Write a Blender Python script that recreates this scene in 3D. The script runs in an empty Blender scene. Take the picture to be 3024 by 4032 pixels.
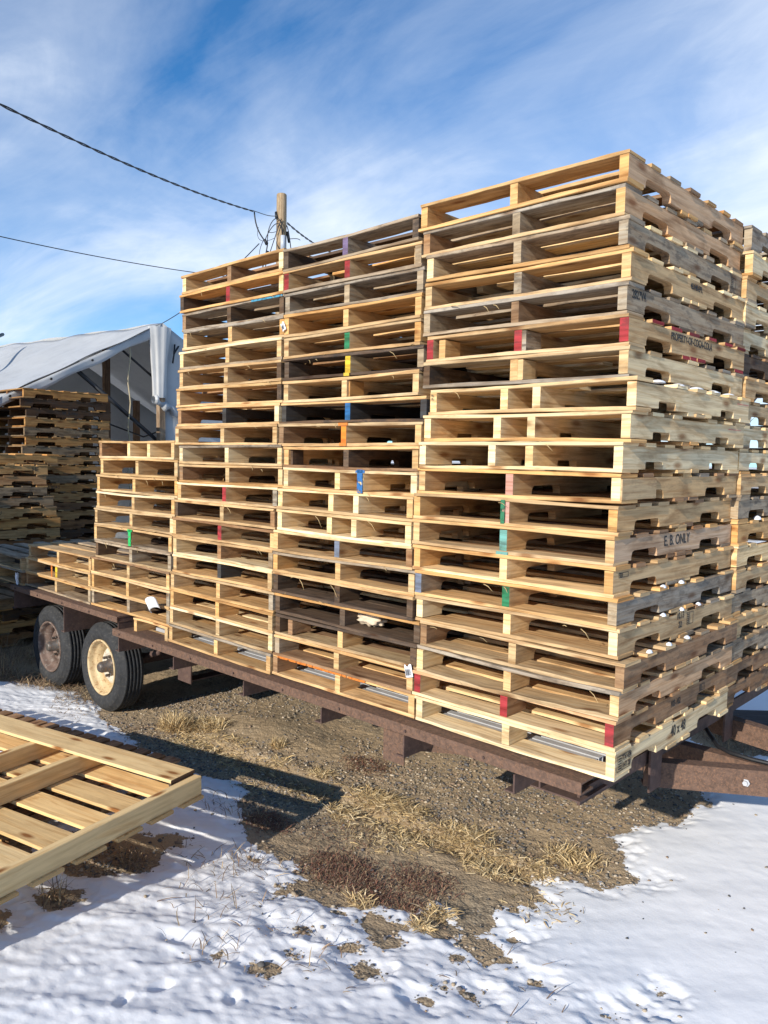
import bpy, math, random
import numpy as np
from mathutils import Vector, Matrix
R=math.radians
sc=bpy.context.scene
# ---------------------------------------------------------------- camera
YAW,PITCH,ROLL=-.75383,-.06934,.0186
CAMP=Vector((1.36844,-2.76906,1.24637))
fw=Vector((math.cos(PITCH)*math.sin(YAW),math.cos(PITCH)*math.cos(YAW),math.sin(PITCH)))
rt=Vector((math.cos(YAW),-math.sin(YAW),0)); up=rt.cross(fw)
rt2=rt*math.cos(ROLL)+up*math.sin(ROLL); up2=-rt*math.sin(ROLL)+up*math.cos(ROLL)
cd=bpy.data.cameras.new('camera'); cam=bpy.data.objects.new('camera',cd); sc.collection.objects.link(cam)
cd.sensor_fit='VERTICAL'; cd.sensor_height=36; cd.lens=3079.37/4032*36; cd.clip_end=3000; cd.clip_start=.05
cam.matrix_world=Matrix(((rt2.x,up2.x,-fw.x,CAMP.x),(rt2.y,up2.y,-fw.y,CAMP.y),(rt2.z,up2.z,-fw.z,CAMP.z),(0,0,0,1)))
sc.camera=cam
# ---------------------------------------------------------------- light
SUN_TO=Vector((.12,-1,0)).normalized(); EL=R(22.5)
sd=Vector((SUN_TO.x*math.cos(EL),SUN_TO.y*math.cos(EL),math.sin(EL)))
sl=bpy.data.lights.new('sun','SUN'); sl.energy=4.5; sl.angle=R(.53); sl.color=(1,.93,.82)
so=bpy.data.objects.new('sun',sl); sc.collection.objects.link(so)
so.rotation_euler=sd.to_track_quat('Z','Y').to_euler(); so.location=(3,-6,8)
W=bpy.data.worlds.new('World'); sc.world=W; W.use_nodes=True
nt=W.node_tree; nt.nodes.clear()
def N(nt,t,**k):
    n=nt.nodes.new(t)
    for a,b in k.items(): setattr(n,a,b)
    return n
def lk(nt,a,b): nt.links.new(a,b)
def mth(nt,op,a,b=None,clamp=False):
    n=N(nt,'ShaderNodeMath',operation=op); n.use_clamp=clamp
    for i,s in enumerate((a,b)):
        if s is None: continue
        if isinstance(s,(int,float)): n.inputs[i].default_value=s
        else: lk(nt,s,n.inputs[i])
    return n.outputs[0]
def ramp(nt,fac,stops):
    n=N(nt,'ShaderNodeValToRGB'); lk(nt,fac,n.inputs[0]); e=n.color_ramp.elements
    while len(e)<len(stops): e.new(.5)
    for x,(p,c) in zip(e,stops):
        x.position=p; x.color=c if len(c)==4 else (*c,1)
    return n.outputs[0]
def mix(nt,fac,a,b,bt='MIX'):
    n=N(nt,'ShaderNodeMix',data_type='RGBA',blend_type=bt)
    for i,s in ((0,fac),(6,a),(7,b)):
        if isinstance(s,(int,float)): n.inputs[i].default_value=s
        elif isinstance(s,(tuple,list)): n.inputs[i].default_value=(*s,1) if len(s)==3 else s
        else: lk(nt,s,n.inputs[i])
    return n.outputs[2]
def noise(nt,vec,scale,detail=4,rough=.55,dist=0,dim='3D'):
    n=N(nt,'ShaderNodeTexNoise',noise_dimensions=dim); n.inputs['Scale'].default_value=scale
    n.inputs['Detail'].default_value=detail; n.inputs['Roughness'].default_value=rough; n.inputs['Distortion'].default_value=dist
    if vec is not None: lk(nt,vec,n.inputs['Vector'])
    return n.outputs[0]
def mapping(nt,vec,scale=(1,1,1),rot=(0,0,0),loc=(0,0,0)):
    n=N(nt,'ShaderNodeMapping'); lk(nt,vec,n.inputs[0]); n.inputs['Scale'].default_value=scale
    n.inputs['Rotation'].default_value=rot; n.inputs['Location'].default_value=loc; return n.outputs[0]
sky=N(nt,'ShaderNodeTexSky',sky_type='NISHITA'); sky.sun_disc=False; sky.sun_elevation=EL
sky.sun_rotation=math.atan2(sd.x,sd.y); sky.altitude=1500; sky.air_density=1.0; sky.dust_density=.3; sky.ozone_density=3.5
tc=N(nt,'ShaderNodeTexCoord'); sep=N(nt,'ShaderNodeSeparateXYZ'); lk(nt,tc.outputs['Generated'],sep.inputs[0])
zz=mth(nt,'ADD',mth(nt,'MAXIMUM',sep.outputs[2],0.0),.22)
cmb=N(nt,'ShaderNodeCombineXYZ'); lk(nt,mth(nt,'DIVIDE',sep.outputs[0],zz),cmb.inputs[0]); lk(nt,mth(nt,'DIVIDE',sep.outputs[1],zz),cmb.inputs[1])
v1=mapping(nt,cmb.outputs[0],(1.0,1.35,1),(0,0,R(62)),(3.7,.4,0))
n1=noise(nt,v1,1.05,10,.57,.7)
v2=mapping(nt,cmb.outputs[0],(.8,.8,1),(0,0,0),(7.3,2.2,0))
n2=noise(nt,v2,1.0,4,.5,.2)
v3=mapping(nt,cmb.outputs[0],(1.2,4,1),(0,0,R(80)),(1,5,0))
n3=noise(nt,v3,1.6,7,.65,.8)
cl=mth(nt,'ADD',mth(nt,'MULTIPLY',n1,.62),mth(nt,'MULTIPLY',n2,.55)); cl=mth(nt,'ADD',cl,mth(nt,'MULTIPLY',n3,.15))
hz=mth(nt,'MULTIPLY',mth(nt,'SUBTRACT',.42,sep.outputs[2]),.34); hz=mth(nt,'MAXIMUM',hz,-.03)
cl=mth(nt,'ADD',cl,hz)
nv=N(nt,'ShaderNodeVectorMath',operation='NORMALIZE'); lk(nt,tc.outputs['Generated'],nv.inputs[0])
def blob(d,k,a):
    n=N(nt,'ShaderNodeVectorMath',operation='DOT_PRODUCT'); lk(nt,nv.outputs[0],n.inputs[0]); n.inputs[1].default_value=Vector(d).normalized()
    return mth(nt,'MULTIPLY',mth(nt,'EXPONENT',mth(nt,'MULTIPLY',mth(nt,'SUBTRACT',n.outputs['Value'],1.0),k)),a)
for d,k,a in (((-.25,.90,.36),16,.34),((-.90,.40,.17),22,.16),((-.834,.345,.429),30,.0),((-.60,.74,.26),30,.08),((-.50,.767,.43),50,-.12),((-.70,.60,.40),45,-.07),((-.86,.36,.38),30,-.06)):
    cl=mth(nt,'ADD',cl,blob(d,k,a))
dns=ramp(nt,cl,[(.61,(.01,.01,.01)),(.79,(.34,.34,.34)),(.98,(.92,.92,.92))])
deep=mix(nt,1.0,sky.outputs[0],(.33,.80,1.05),'MULTIPLY')
skc=mix(nt,dns,deep,(6.0,6.5,7.2))
bg=N(nt,'ShaderNodeBackground'); bg.inputs[1].default_value=.125; lk(nt,skc,bg.inputs[0])
wo=N(nt,'ShaderNodeOutputWorld'); lk(nt,bg.outputs[0],wo.inputs[0])
sc.view_settings.view_transform='Standard'; sc.view_settings.look='None'; sc.view_settings.exposure=.42; sc.view_settings.gamma=1
# ---------------------------------------------------------------- helpers
COL=sc.collection
def tag(o,label=None,cat=None,group=None,kind=None):
    if label: o['label']=label
    if cat: o['category']=cat
    if group: o['group']=group
    if kind: o['kind']=kind
    return o
def empty(name,loc=(0,0,0),rz=0,**k):
    o=bpy.data.objects.new(name,None); COL.objects.link(o); o.location=loc; o.rotation_euler=(0,0,rz); o.empty_display_size=.1
    tag(o,**k); return o
class MB:
    def __init__(s): s.v=[];s.f=[];s.uv=[];s.c=[];s.sm=[]
    def add(s,vs,fs,uvs=None,col=(.5,.5,.5,0),smooth=False,cols=None):
        b=len(s.v); s.v+=[tuple(p) for p in vs]
        for i,f in enumerate(fs):
            s.f.append([b+j for j in f]); s.uv+= (uvs[i] if uvs else [(0,0)]*len(f)); s.c+=[cols[i] if cols else col]*len(f); s.sm.append(smooth)
    def build(s,name,mat,parent=None):
        m=bpy.data.meshes.new(name); m.from_pydata(s.v,[],s.f); m.update()
        u=m.uv_layers.new(name='UVMap'); u.data.foreach_set('uv',np.array(s.uv,dtype=np.float32).ravel())
        a=m.color_attributes.new('tint','FLOAT_COLOR','CORNER'); a.data.foreach_set('color',np.array([tuple(c) if len(c)==4 else (*c,0) for c in s.c],dtype=np.float32).ravel())
        m.polygons.foreach_set('use_smooth',s.sm)
        m.materials.append(mat); o=bpy.data.objects.new(name,m); COL.objects.link(o)
        if parent: o.parent=parent
        return o
    # chamfered, slightly warped board along axis ax
    def board(s,lo,hi,ax,tone,rnd,n=5,c=.0015,warp=.0015,endtone=None):
        o=[i for i in range(3) if i!=ax]; p,q=o
        if hi[p]-lo[p]<2.5*c or hi[q]-lo[q]<2.5*c: c=min(hi[p]-lo[p],hi[q]-lo[q])*.2
        sec=[(lo[p]+c,lo[q]),(hi[p]-c,lo[q]),(hi[p],lo[q]+c),(hi[p],hi[q]-c),(hi[p]-c,hi[q]),(lo[p]+c,hi[q]),(lo[p],hi[q]-c),(lo[p],lo[q]+c)]
        per=[0];
        for i in range(8):
            a=sec[i];b=sec[(i+1)%8]; per.append(per[-1]+math.hypot(a[0]-b[0],a[1]-b[1]))
        ru,rv=rnd.uniform(0,60),rnd.uniform(0,60)
        vs=[];fs=[];uv=[];ph=rnd.uniform(0,6);k1=rnd.uniform(-1,1)*warp;k2=rnd.uniform(-1,1)*warp
        for i in range(n+1):
            t=i/n; a=lo[ax]+(hi[ax]-lo[ax])*t
            dp=k1*math.sin(3.1*t+ph); dq=k2*math.sin(4.2*t+ph*1.7)
            j1,j2,j3=(rnd.uniform(-1,1)*warp*.35 for _ in range(3))
            for m_,(x,y) in enumerate(sec):
                P=[0,0,0]; P[ax]=a+(rnd.uniform(-.5,.5)*warp if i in(0,n) else 0); P[p]=x+dp+(j1 if m_ in(0,6,7,5) else j2); P[q]=y+dq+(j3 if m_ in (3,4,5,6) else -j3*.5); vs.append(P)
        for i in range(n):
            for j in range(8):
                a,b=i*8+j,i*8+(j+1)%8; f=[a,b,b+8,a+8]
                u0=ru+(hi[ax]-lo[ax])*i/n;u1=ru+(hi[ax]-lo[ax])*(i+1)/n
                w=[(u0,rv+per[j]),(u0,rv+per[j+1]),(u1,rv+per[j+1]),(u1,rv+per[j])]
                if ax==1: f=f[::-1]; w=w[::-1]
                fs.append(f);uv.append(w)
        f0=list(range(8))[::-1]; f1=list(range(n*8,n*8+8))
        if ax==1: f0=f0[::-1];f1=f1[::-1]
        et=endtone or tone
        for f in (f0,f1):
            fs.append(f); uv.append([(ru+.3*(sec[k%8][0]),rv+sec[k%8][1]) for k in f])
        s.add(vs,fs,uv,cols=[tone]*(8*n)+[et,et])
    def prism(s,prof,lo,hi,ax,tone,ends=None,endtone=None,rnd=random):
        # prof in the two other axes (CCW), extruded along ax
        o=[i for i in range(3) if i!=ax]; n=len(prof); vs=[]
        for a in (lo,hi):
            for (x,y) in prof:
                P=[0,0,0];P[ax]=a;P[o[0]]=x;P[o[1]]=y;vs.append(P)
        fs=[];uv=[];cs=[]; ru,rv=rnd.uniform(0,60),rnd.uniform(0,60); acc=0
        for j in range(n):
            k=(j+1)%n; L=math.hypot(prof[k][0]-prof[j][0],prof[k][1]-prof[j][1])
            f=[j,k,k+n,j+n]; w=[(ru+lo+9,rv+acc),(ru+lo+9,rv+acc+L),(ru+hi+9,rv+acc+L),(ru+hi+9,rv+acc)]
            if abs(prof[k][0]-prof[j][0])>abs(prof[k][1]-prof[j][1]): w=[(ru+prof[t%n][0],rv+9+(lo if q<2 else hi)) for q,t in enumerate(f)]
            acc+=L
            if ax==1: f=f[::-1];w=w[::-1]
            fs.append(f);uv.append(w)
            cs.append(ends[j] if ends and j in ends else tone)
        for f in (list(range(n))[::-1],list(range(n,2*n))):
            if ax==1: f=f[::-1]
            fs.append(f);uv.append([(ru+prof[t%n][0],rv+prof[t%n][1]) for t in f]);cs.append(endtone or tone)
        s.add(vs,fs,uv,cols=cs)
    def box(s,lo,hi,tone=(.5,.5,.5,0)):
        s.prism([(lo[1],lo[2]),(hi[1],lo[2]),(hi[1],hi[2]),(lo[1],hi[2])],lo[0],hi[0],0,tone)
    def tube(s,pts,rad,k=6,tone=(.5,.5,.5,0),smooth=True,cap=True):
        pts=[Vector(p) for p in pts]; n=len(pts); rs=rad if isinstance(rad,(list,tuple)) else [rad]*n
        vs=[];prev=None
        for i,p in enumerate(pts):
            d=(pts[min(i+1,n-1)]-pts[max(i-1,0)]).normalized()
            if prev is None:
                a=Vector((0,0,1)) if abs(d.z)<.9 else Vector((1,0,0)); x=d.cross(a).normalized()
            else: x=(prev-d*prev.dot(d)).normalized()
            prev=x; y=d.cross(x)
            for j in range(k):
                t=2*math.pi*j/k; vs.append(p+(x*math.cos(t)+y*math.sin(t))*rs[i])
        fs=[];uv=[];L=0
        for i in range(n-1):
            l2=L+(pts[i+1]-pts[i]).length
            for j in range(k):
                a=i*k+j;b=i*k+(j+1)%k; fs.append([a,b,b+k,a+k]); uv.append([(L,j*.02),(L,(j+1)*.02),(l2,(j+1)*.02),(l2,j*.02)])
            L=l2
        if cap:
            fs.append(list(range(k))[::-1]);uv.append([(0,0)]*k);fs.append(list(range((n-1)*k,n*k)));uv.append([(0,0)]*k)
        s.add(vs,fs,uv,tone,smooth)
    def lathe(s,prof,cx,cz,y0,k=64,tone=(.5,.5,.5,0),closed=False,smooth=True):
        # prof: list of (r, y) ; axis = y
        n=len(prof);vs=[]
        for (r,y) in prof:
            for j in range(k):
                t=2*math.pi*j/k; vs.append((cx+r*math.cos(t),y0+y,cz+r*math.sin(t)))
        fs=[];uv=[]
        for i in range(n-1 if not closed else n):
            i2=(i+1)%n
            for j in range(k):
                fs.append([i*k+j,i*k+(j+1)%k,i2*k+(j+1)%k,i2*k+j]); uv.append([(j/k*2,i*.03),((j+1)/k*2,i*.03),((j+1)/k*2,i*.03+.03),(j/k*2,i*.03+.03)])
        s.add(vs,fs,uv,tone,smooth)
def mat(name):
    m=bpy.data.materials.new(name); m.use_nodes=True; nt=m.node_tree; b=nt.nodes['Principled BSDF']; return m,nt,b
def bump(nt,b,h,strength=.3,dist=.01,prev=None):
    n=N(nt,'ShaderNodeBump'); n.inputs['Strength'].default_value=strength; n.inputs['Distance'].default_value=dist; lk(nt,h,n.inputs['Height'])
    if prev is not None: lk(nt,prev,n.inputs['Normal'])
    lk(nt,n.outputs[0],b.inputs['Normal']); return n.outputs[0]
def wood_mat(name,knots=1.0,con=1.0):
    m,nt,b=mat(name)
    at=N(nt,'ShaderNodeAttribute',attribute_name='tint'); tc=N(nt,'ShaderNodeTexCoord'); uv=tc.outputs['UV']
    g1=noise(nt,mapping(nt,uv,(2.2,60,1)),1,5,.6,.3,'2D')
    g2=noise(nt,mapping(nt,uv,(1.1,15,1)),1,3,.5,1.6,'2D')
    st=noise(nt,mapping(nt,uv,(3,13,1)),1,6,.62,.4,'2D')
    vo=N(nt,'ShaderNodeTexVoronoi',voronoi_dimensions='2D'); lk(nt,mapping(nt,uv,(2.6,8,1)),vo.inputs['Vector']); vo.inputs['Scale'].default_value=1
    kn=ramp(nt,vo.outputs['Distance'],[(.05,(1,1,1)),(.15,(0,0,0))])
    sepc=N(nt,'ShaderNodeSeparateColor'); lk(nt,vo.outputs['Color'],sepc.inputs[0])
    kn=mth(nt,'MULTIPLY',kn,mth(nt,'GREATER_THAN',sepc.outputs[0],.55)); kn=mth(nt,'MULTIPLY',kn,knots)
    c=mix(nt,1.0,at.outputs['Color'],ramp(nt,g1,[(.25,(1-.36*con,1-.43*con,1-.50*con)),(.5,(1,1,1)),(.75,(1+.2*con,1+.2*con,1+.16*con))]),'MULTIPLY')
    c=mix(nt,ramp(nt,g2,[(.48,(0,0,0)),(.62,(.5,.5,.5)),(.68,(0,0,0))]),c,mix(nt,1.0,c,(.72,.55,.38),'MULTIPLY'))
    c=mix(nt,ramp(nt,st,[(.49,(0,0,0)),(.70,(.72*con,)*3)]),c,mix(nt,1.0,c,(.50,.43,.36),'MULTIPLY'))
    c=mix(nt,mth(nt,'MULTIPLY',kn,.8),c,mix(nt,1.0,c,(.38,.22,.12),'MULTIPLY'))
    # dirt speckle on weathered boards (alpha of tint)
    dn=noise(nt,mapping(nt,uv,(9,26,1)),1,7,.7,0,'2D')
    df=mth(nt,'MULTIPLY',ramp(nt,dn,[(.50,(0,0,0)),(.62,(1,1,1))]),at.outputs['Alpha'])
    c=mix(nt,df,c,(.045,.036,.03))
    lk(nt,c,b.inputs['Base Color']); b.inputs['Roughness'].default_value=.82; b.inputs['Specular IOR Level'].default_value=.25
    hh=mth(nt,'ADD',mth(nt,'MULTIPLY',g1,.6),mth(nt,'MULTIPLY',st,.6)); bump(nt,b,hh,.55,.004)
    return m
WOOD=wood_mat('pallet_wood'); FWOOD=wood_mat('large_pallet_wood',1.3,.45)
def paint_mat(name,mask=.42):
    # sprayed paint soaked into wood: thin film, patchy
    m,nt,b=mat(name); at=N(nt,'ShaderNodeAttribute',attribute_name='tint'); tc=N(nt,'ShaderNodeTexCoord')
    n=noise(nt,mapping(nt,tc.outputs['Object'],(45,90,45)),1,5,.6)
    lk(nt,mix(nt,n,at.outputs['Color'],mix(nt,1.0,at.outputs['Color'],(.6,.6,.6),'MULTIPLY')),b.inputs['Base Color'])
    lk(nt,ramp(nt,n,[(mask-.12,(0,0,0)),(mask,(1,1,1))]),b.inputs['Alpha']); b.inputs['Roughness'].default_value=.65
    return m
PAINT=paint_mat('spray_paint',.49); INK=paint_mat('stencil_ink',.46)
def simple(name,col,rough=.7,metal=0,var=.25,sc_=12,bmp=0,spot=None,spot_r=(.5,.62),spec=.5):
    m,nt,b=mat(name); tc=N(nt,'ShaderNodeTexCoord'); n=noise(nt,tc.outputs['Object'],sc_,8,.65)
    c=mix(nt,1.0,col,ramp(nt,n,[(.3,(1-var,)*3),(.7,(1+var,)*3)]),'MULTIPLY')
    if spot: 
        n2=noise(nt,tc.outputs['Object'],sc_*2.3,6,.7); c=mix(nt,ramp(nt,n2,[(spot_r[0],(0,0,0)),(spot_r[1],(1,1,1))]),c,spot)
    lk(nt,c,b.inputs['Base Color']); b.inputs['Roughness'].default_value=rough; b.inputs['Metallic'].default_value=metal; b.inputs['Specular IOR Level'].default_value=spec
    if bmp: bump(nt,b,n,.6,bmp)
    return m
RUST=simple('rusty_steel',(.110,.064,.043),.8,.0,.45,45,.004,(.20,.105,.06),(.50,.66))
DUST=simple('dusty_rust',(.19,.125,.08),.9,0,.3,14,.003,(.27,.20,.13),(.5,.7))
DRUST=simple('dark_rusty_steel',(.085,.05,.04),.85,0,.35,18,.003,(.15,.095,.065),(.55,.72))
TYRE=simple('tyre_rubber',(.030,.031,.033),.82,0,.35,22,.002,(.085,.08,.07),(.52,.75),.3)
RIMC=simple('cream_rim_paint',(.55,.50,.40),.5,0,.2,14,.001,(.32,.20,.10),(.54,.70))
RIMO=simple('yellowed_rim',(.56,.42,.23),.55,0,.2,16,.001,(.33,.17,.07),(.52,.66))
RIMB=simple('rusty_rim',(.13,.085,.065),.7,0,.3,14,.001,(.24,.20,.17),(.52,.66))
HUBM=simple('hub_metal',(.12,.11,.10),.5,.5,.3,40,.001,(.20,.12,.07))
GALV=simple('grey_deck_metal',(.46,.47,.49),.5,.15,.15,9,.0005)
TARP=simple('tarp_fabric',(.47,.48,.485),.5,0,.10,1.6,.012,(.33,.345,.36),(.5,.85))
_t=TARP.node_tree; _b=_t.nodes['Principled BSDF']; _tr=_t.nodes.new('ShaderNodeBsdfTranslucent'); _tr.inputs[0].default_value=(.62,.66,.70,1); _mx=_t.nodes.new('ShaderNodeMixShader'); _mx.inputs[0].default_value=.12; _t.links.new(_b.outputs[0],_mx.inputs[1]); _t.links.new(_tr.outputs[0],_mx.inputs[2]); _t.links.new(_mx.outputs[0],_t.nodes['Material Output'].inputs[0])
BLACK=simple('black_cable',(.012,.013,.016),.5,0,.2,20)
CONDUIT=simple('grey_conduit',(.42,.46,.52),.45,0,.1,10)
PAPER=simple('white_paper',(.80,.81,.84),.8,0,.04,10)
ROPE=simple('rope_fibre',(.42,.35,.22),.9,0,.3,120,.002)
SNOWL=simple('snow_lump',(.86,.88,.92),.6,0,.05,20,.01)
REDW=simple('red_weed',(.16,.055,.035),.9,0,.5,9); STRAW=simple('straw_blade',(.50,.36,.17),.75,0,.45,7); DRYW=simple('dry_weed',(.26,.18,.10),.85,0,.45,7)
BARK=simple('bare_bark',(.13,.11,.10),.9,0,.3,10)
OLDW=wood_mat('old_post_wood',.4)
# ---------------------------------------------------------------- tones
TN=dict(N=(.78,.60,.35,.02),T=(.58,.395,.205,.12),O=(.61,.37,.155,.10),G=(.35,.285,.21,.34),D=(.115,.076,.05,.6),B=(.31,.185,.10,.32),K=(.05,.047,.046,.5),P=(.60,.395,.235,.06))
TNS=[TN]+[{k:(v[0]*f,v[1]*f*.86,v[2]*f*.68,v[3]*1.2) for k,v in TN.items()} for f in (.62,.85)]  # base tones, then two darker, warmer sets for the background stacks
PC=dict(red=(.36,.04,.045,.45),blue=(.03,.16,.42,.2),orange=(.74,.22,.03,.2),yellow=(.68,.48,.04,.3),teal=(.16,.38,.33,.4),green=(.03,.55,.14,0),dgreen=(.03,.20,.09,.4),purple=(.16,.12,.21,.1),pink=(.55,.30,.24,.05),slate=(.17,.20,.27,.1))
def jit(c,rnd,a=.12):
    f=1+rnd.uniform(-a*1.5,a*1.1); h=rnd.uniform(-.07,.07); al=c[3]
    return (c[0]*f*(1+h),c[1]*f,c[2]*f*(1-h*1.5),max(0,min(1,al*(1+rnd.uniform(-.4,.6)))))
ORD='top second third fourth fifth sixth seventh eighth ninth tenth eleventh twelfth thirteenth fourteenth fifteenth sixteenth seventeenth eighteenth nineteenth twentieth'.split()
ADJ=dict(N='fresh pale pine',T='tan wooden',O='orange-toned wooden',G='weathered grey',D='dark brown weathered',B='brown wooden',K='blackened old',P='pinkish wooden')
def notched(h,depth,small=False,n1=.150,n2=.385,dp=.038):
    if small: n1,n2,dp=.20,.36,.030
    if h<.05: dp=h*.4
    r=.022 if not small else .008
    D=depth; pr=[(0,0)]
    def nt_(a,b): 
        pr.append((a,0)); pr.append((a,dp-r))
        pr.append((a+r*.3,dp-r*.3)); pr.append((a+r,dp)); pr.append((b-r,dp)); pr.append((b-r*.3,dp-r*.3)); pr.append((b,dp-r)); pr.append((b,0))
    nt_(n1,n2); nt_(D-n2,D-n1)
    pr+=[(D,0),(D,h),(0,h)]
    return pr
def slot(h,depth):
    return [(0,0),(depth,0),(depth,h),(0,h)]
def pf(p,k=.80): return p/(p+(1-p)*k)
def pallet(x0,x1,y0,z0,spec,label,group,H=.1195,rz=0,depth=1.219,seed=0,lod=1,fixed_origin=None):
    """spec: dict lead, st, bot, base, paint {i:col}, dm, extra [(frac,len,tone)], boards"""
    rnd=random.Random(seed*7919+13); TN=TNS[spec.get('aged',0)]
    w=x1-x0; t=.0150; hs=H-2*t-.0004
    org=fixed_origin or ((x0+x1)/2,y0+depth/2,z0)
    root=empty('pallet',org,rz+(R(rnd.uniform(-.45,.45)) if fixed_origin is None else 0),label=label,cat='pallet',group=group)
    X0,Y0=-w/2,-depth/2
    st=spec.get('st','TTT'); base=spec.get('base',st[1]); paint=spec.get('paint',{}); dm=spec.get('dm')
    sw=.037; xs=[X0+.002,X0+w/2-sw/2,X0+w-sw-.002]
    tones=list(st)
    if dm is not None:
        xs=[X0+.002,X0+w*pf(dm[0])-sw/2,X0+w*pf(dm[1])-sw/2,X0+w-sw-.002]; tones=[st[0],st[1],st[1],st[2]]
    prof=notched(hs,depth-.004,small=spec.get('small',dm is not None))
    if spec.get('nonotch'): prof=slot(hs,depth-.004)
    nn=len(prof)
    for i,(xx,tn) in enumerate(zip(xs,tones)):
        if spec.get('nomid') and i==1: continue
        if rnd.random()<.4 and i not in(0,len(xs)-1) and dm is None and not paint and not spec.get('spray'): xx+=rnd.uniform(-.012,.012)
        mb=MB(); c=jit(TN[tn],rnd,.08)
        ce=(c[0]*1.05,c[1]*1.05,c[2],c[3])
        p=paint.get(i); yo=rnd.uniform(0,.006)
        if 'side' in spec and i==len(xs)-1: c=jit(TN[spec['side']],rnd,.04)
        if p: ce=PC[p]
        prof2=[(a+Y0+.002+(yo if a==0 else 0),b+t) for a,b in prof]
        mb.prism(prof2,xx,xx+sw,0,c,ends={nn-1:ce},rnd=rnd)
        o=mb.build('stringer',WOOD,root)
        if p: o['label']='%s painted stringer end'%{'dgreen':'dark green','slate':'blue grey','pink':'pinkish'}.get(p,p)
    for (fr,ln,tn) in spec.get('extra',[]):
        mb=MB(); xx=X0+w*pf(fr); mb.board((xx-.018,Y0+.004+rnd.uniform(0,.02),t+.002),(xx+.018,Y0+ln,t+hs-.004),1,jit(TN[tn],rnd),rnd,3,.003)
        mb.build('repair_block',WOOD,root)
    # decks
    def deck(name,z,lead,layout,rear):
        mb=MB(); e=spec.get('edge') if name=='top_deck' else None
        for k,(a,b) in enumerate(layout):
            if k==0: tn=TN[lead]
            else: tn=TN[rnd.choice([base,base,base,lead,rnd.choice('TGBN' if base!='N' else 'NNT')])]
            c=jit(tn,rnd,.13); xo0=rnd.uniform(-.006,.004);xo1=rnd.uniform(-.003,.008)
            et=PC[spec['endpaint']] if spec.get('endpaint') and k>0 else None
            ca=.0015 if k else .002
            if k and rnd.random()<.10: xo0+=rnd.uniform(.1,.5)
            elif k and rnd.random()<.06: xo1-=rnd.uniform(.08,.4)
            ya=Y0+a+(rnd.uniform(-.008,.008) if k else rnd.uniform(-.002,.003)); yb=Y0+b+rnd.uniform(-.008,.008)
            mb.board((X0+xo0,ya,z),(X0+w+xo1,yb,z+t),0,c,rnd,(11 if k==0 else 5) if lod else 2,ca,spec.get('warp',.0048) if lod and k==0 else .0028,endtone=et or (c[0]*1.05,c[1]*1.03,c[2],c[3]))
        return mb.build(name,WOOD,root)
    nb=spec.get('nb',7); gap=(depth-.28)/ (nb-2+ .0); bw=min(.1,gap*.70)
    lay=[(0,.138)]
    for k in range(nb-2):
        cc=.14+gap*(k+.5); lay.append((cc-bw/2,cc+bw/2))
    lay.append((depth-.12,depth))
    td=deck('top_deck',H-t-.0004,spec.get('lead','T'),lay,None)
    bl=[(0,.132),(depth*.40,depth*.40+.09),(depth*.5-.045,depth*.5+.045),(depth*.60-.09,depth*.60),(depth-.12,depth)]
    bd=deck('bottom_deck',0,spec.get('bot','T'),bl,None)
    for (fx,col,za,zb,hw) in spec.get('spray',[]):
        mb=MB(); xx=X0+w*(pf(fx) if hw<.1 else fx); mb.box((xx-hw,Y0-.0045,za*H),(xx+hw,Y0-.0030,zb*H),PC[col]); mb.build('paint_mark',PAINT,root)
    return root
def words(s): assert 4<=len(s.split())<=16,(len(s.split()),s); return s
# ---------------------------------------------------------------- stack data (left x, right x per row, top to bottom)
S1=[(-1.034,-0.025),(-1.021,-0.034),(-0.991,-0.02),(-1.007,-0.007),(-1.01,-0.006),(-0.985,0.004),(-1.008,0.003),(-0.957,0.042),(-0.984,0.024),(-1.013,0.001),(-1.02,-0.005),(-1.046,-0.021),(-1.043,-0.018),(-1.029,-0.013),(-1.021,0.0),(-1.02,0.005),(-0.987,0.036),(-1.002,0.021),(-1.023,0.001),(-1.009,0.008)]
S2=[(-2.01,-1.045),(-2.005,-1.03),(-2.003,-1.012),(-2.001,-1.016),(-2.006,-1.018),(-2.005,-0.996),(-2.003,-1.015),(-2.025,-0.967),(-2.04,-0.995),(-1.998,-1.022),(-1.996,-1.027),(-2.048,-1.052),(-2.053,-1.05),(-2.076,-1.04),(-2.085,-1.03),(-2.077,-1.03),(-2.066,-0.997),(-2.065,-1.013),(-2.063,-1.03),(-2.079,-1.016)]
S3=[(-3.02,-2.02),(-3.035,-2.018),(-3.025,-2.024),(-2.996,-2.010),(-3.035,-2.028),(-3.045,-2.026),(-3.078,-2.021),(-3.074,-2.037),(-3.09,-2.053),(-3.038,-2.007),(-3.05,-2.008),(-3.07,-2.060),(-3.114,-2.073),(-3.125,-2.086),(-3.114,-2.092),(-3.124,-2.083),(-3.138,-2.080),(-3.159,-2.082),(-3.165,-2.082),(-3.166,-2.092)]
S4=[(-4.114,-3.10),(-4.099,-3.075),(-4.165,-3.085),(-4.166,-3.097),(-4.19,-3.118),(-4.198,-3.13),(-4.187,-3.145),(-4.262,-3.165),(-4.270,-3.173),(-4.266,-3.176)]
S5=[(-5.405,-4.285),(-5.452,-4.29),(-5.456,-4.292)]
def D(lead,st,bot,**k): return dict(lead=lead,st=st,bot=bot,**k)
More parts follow.
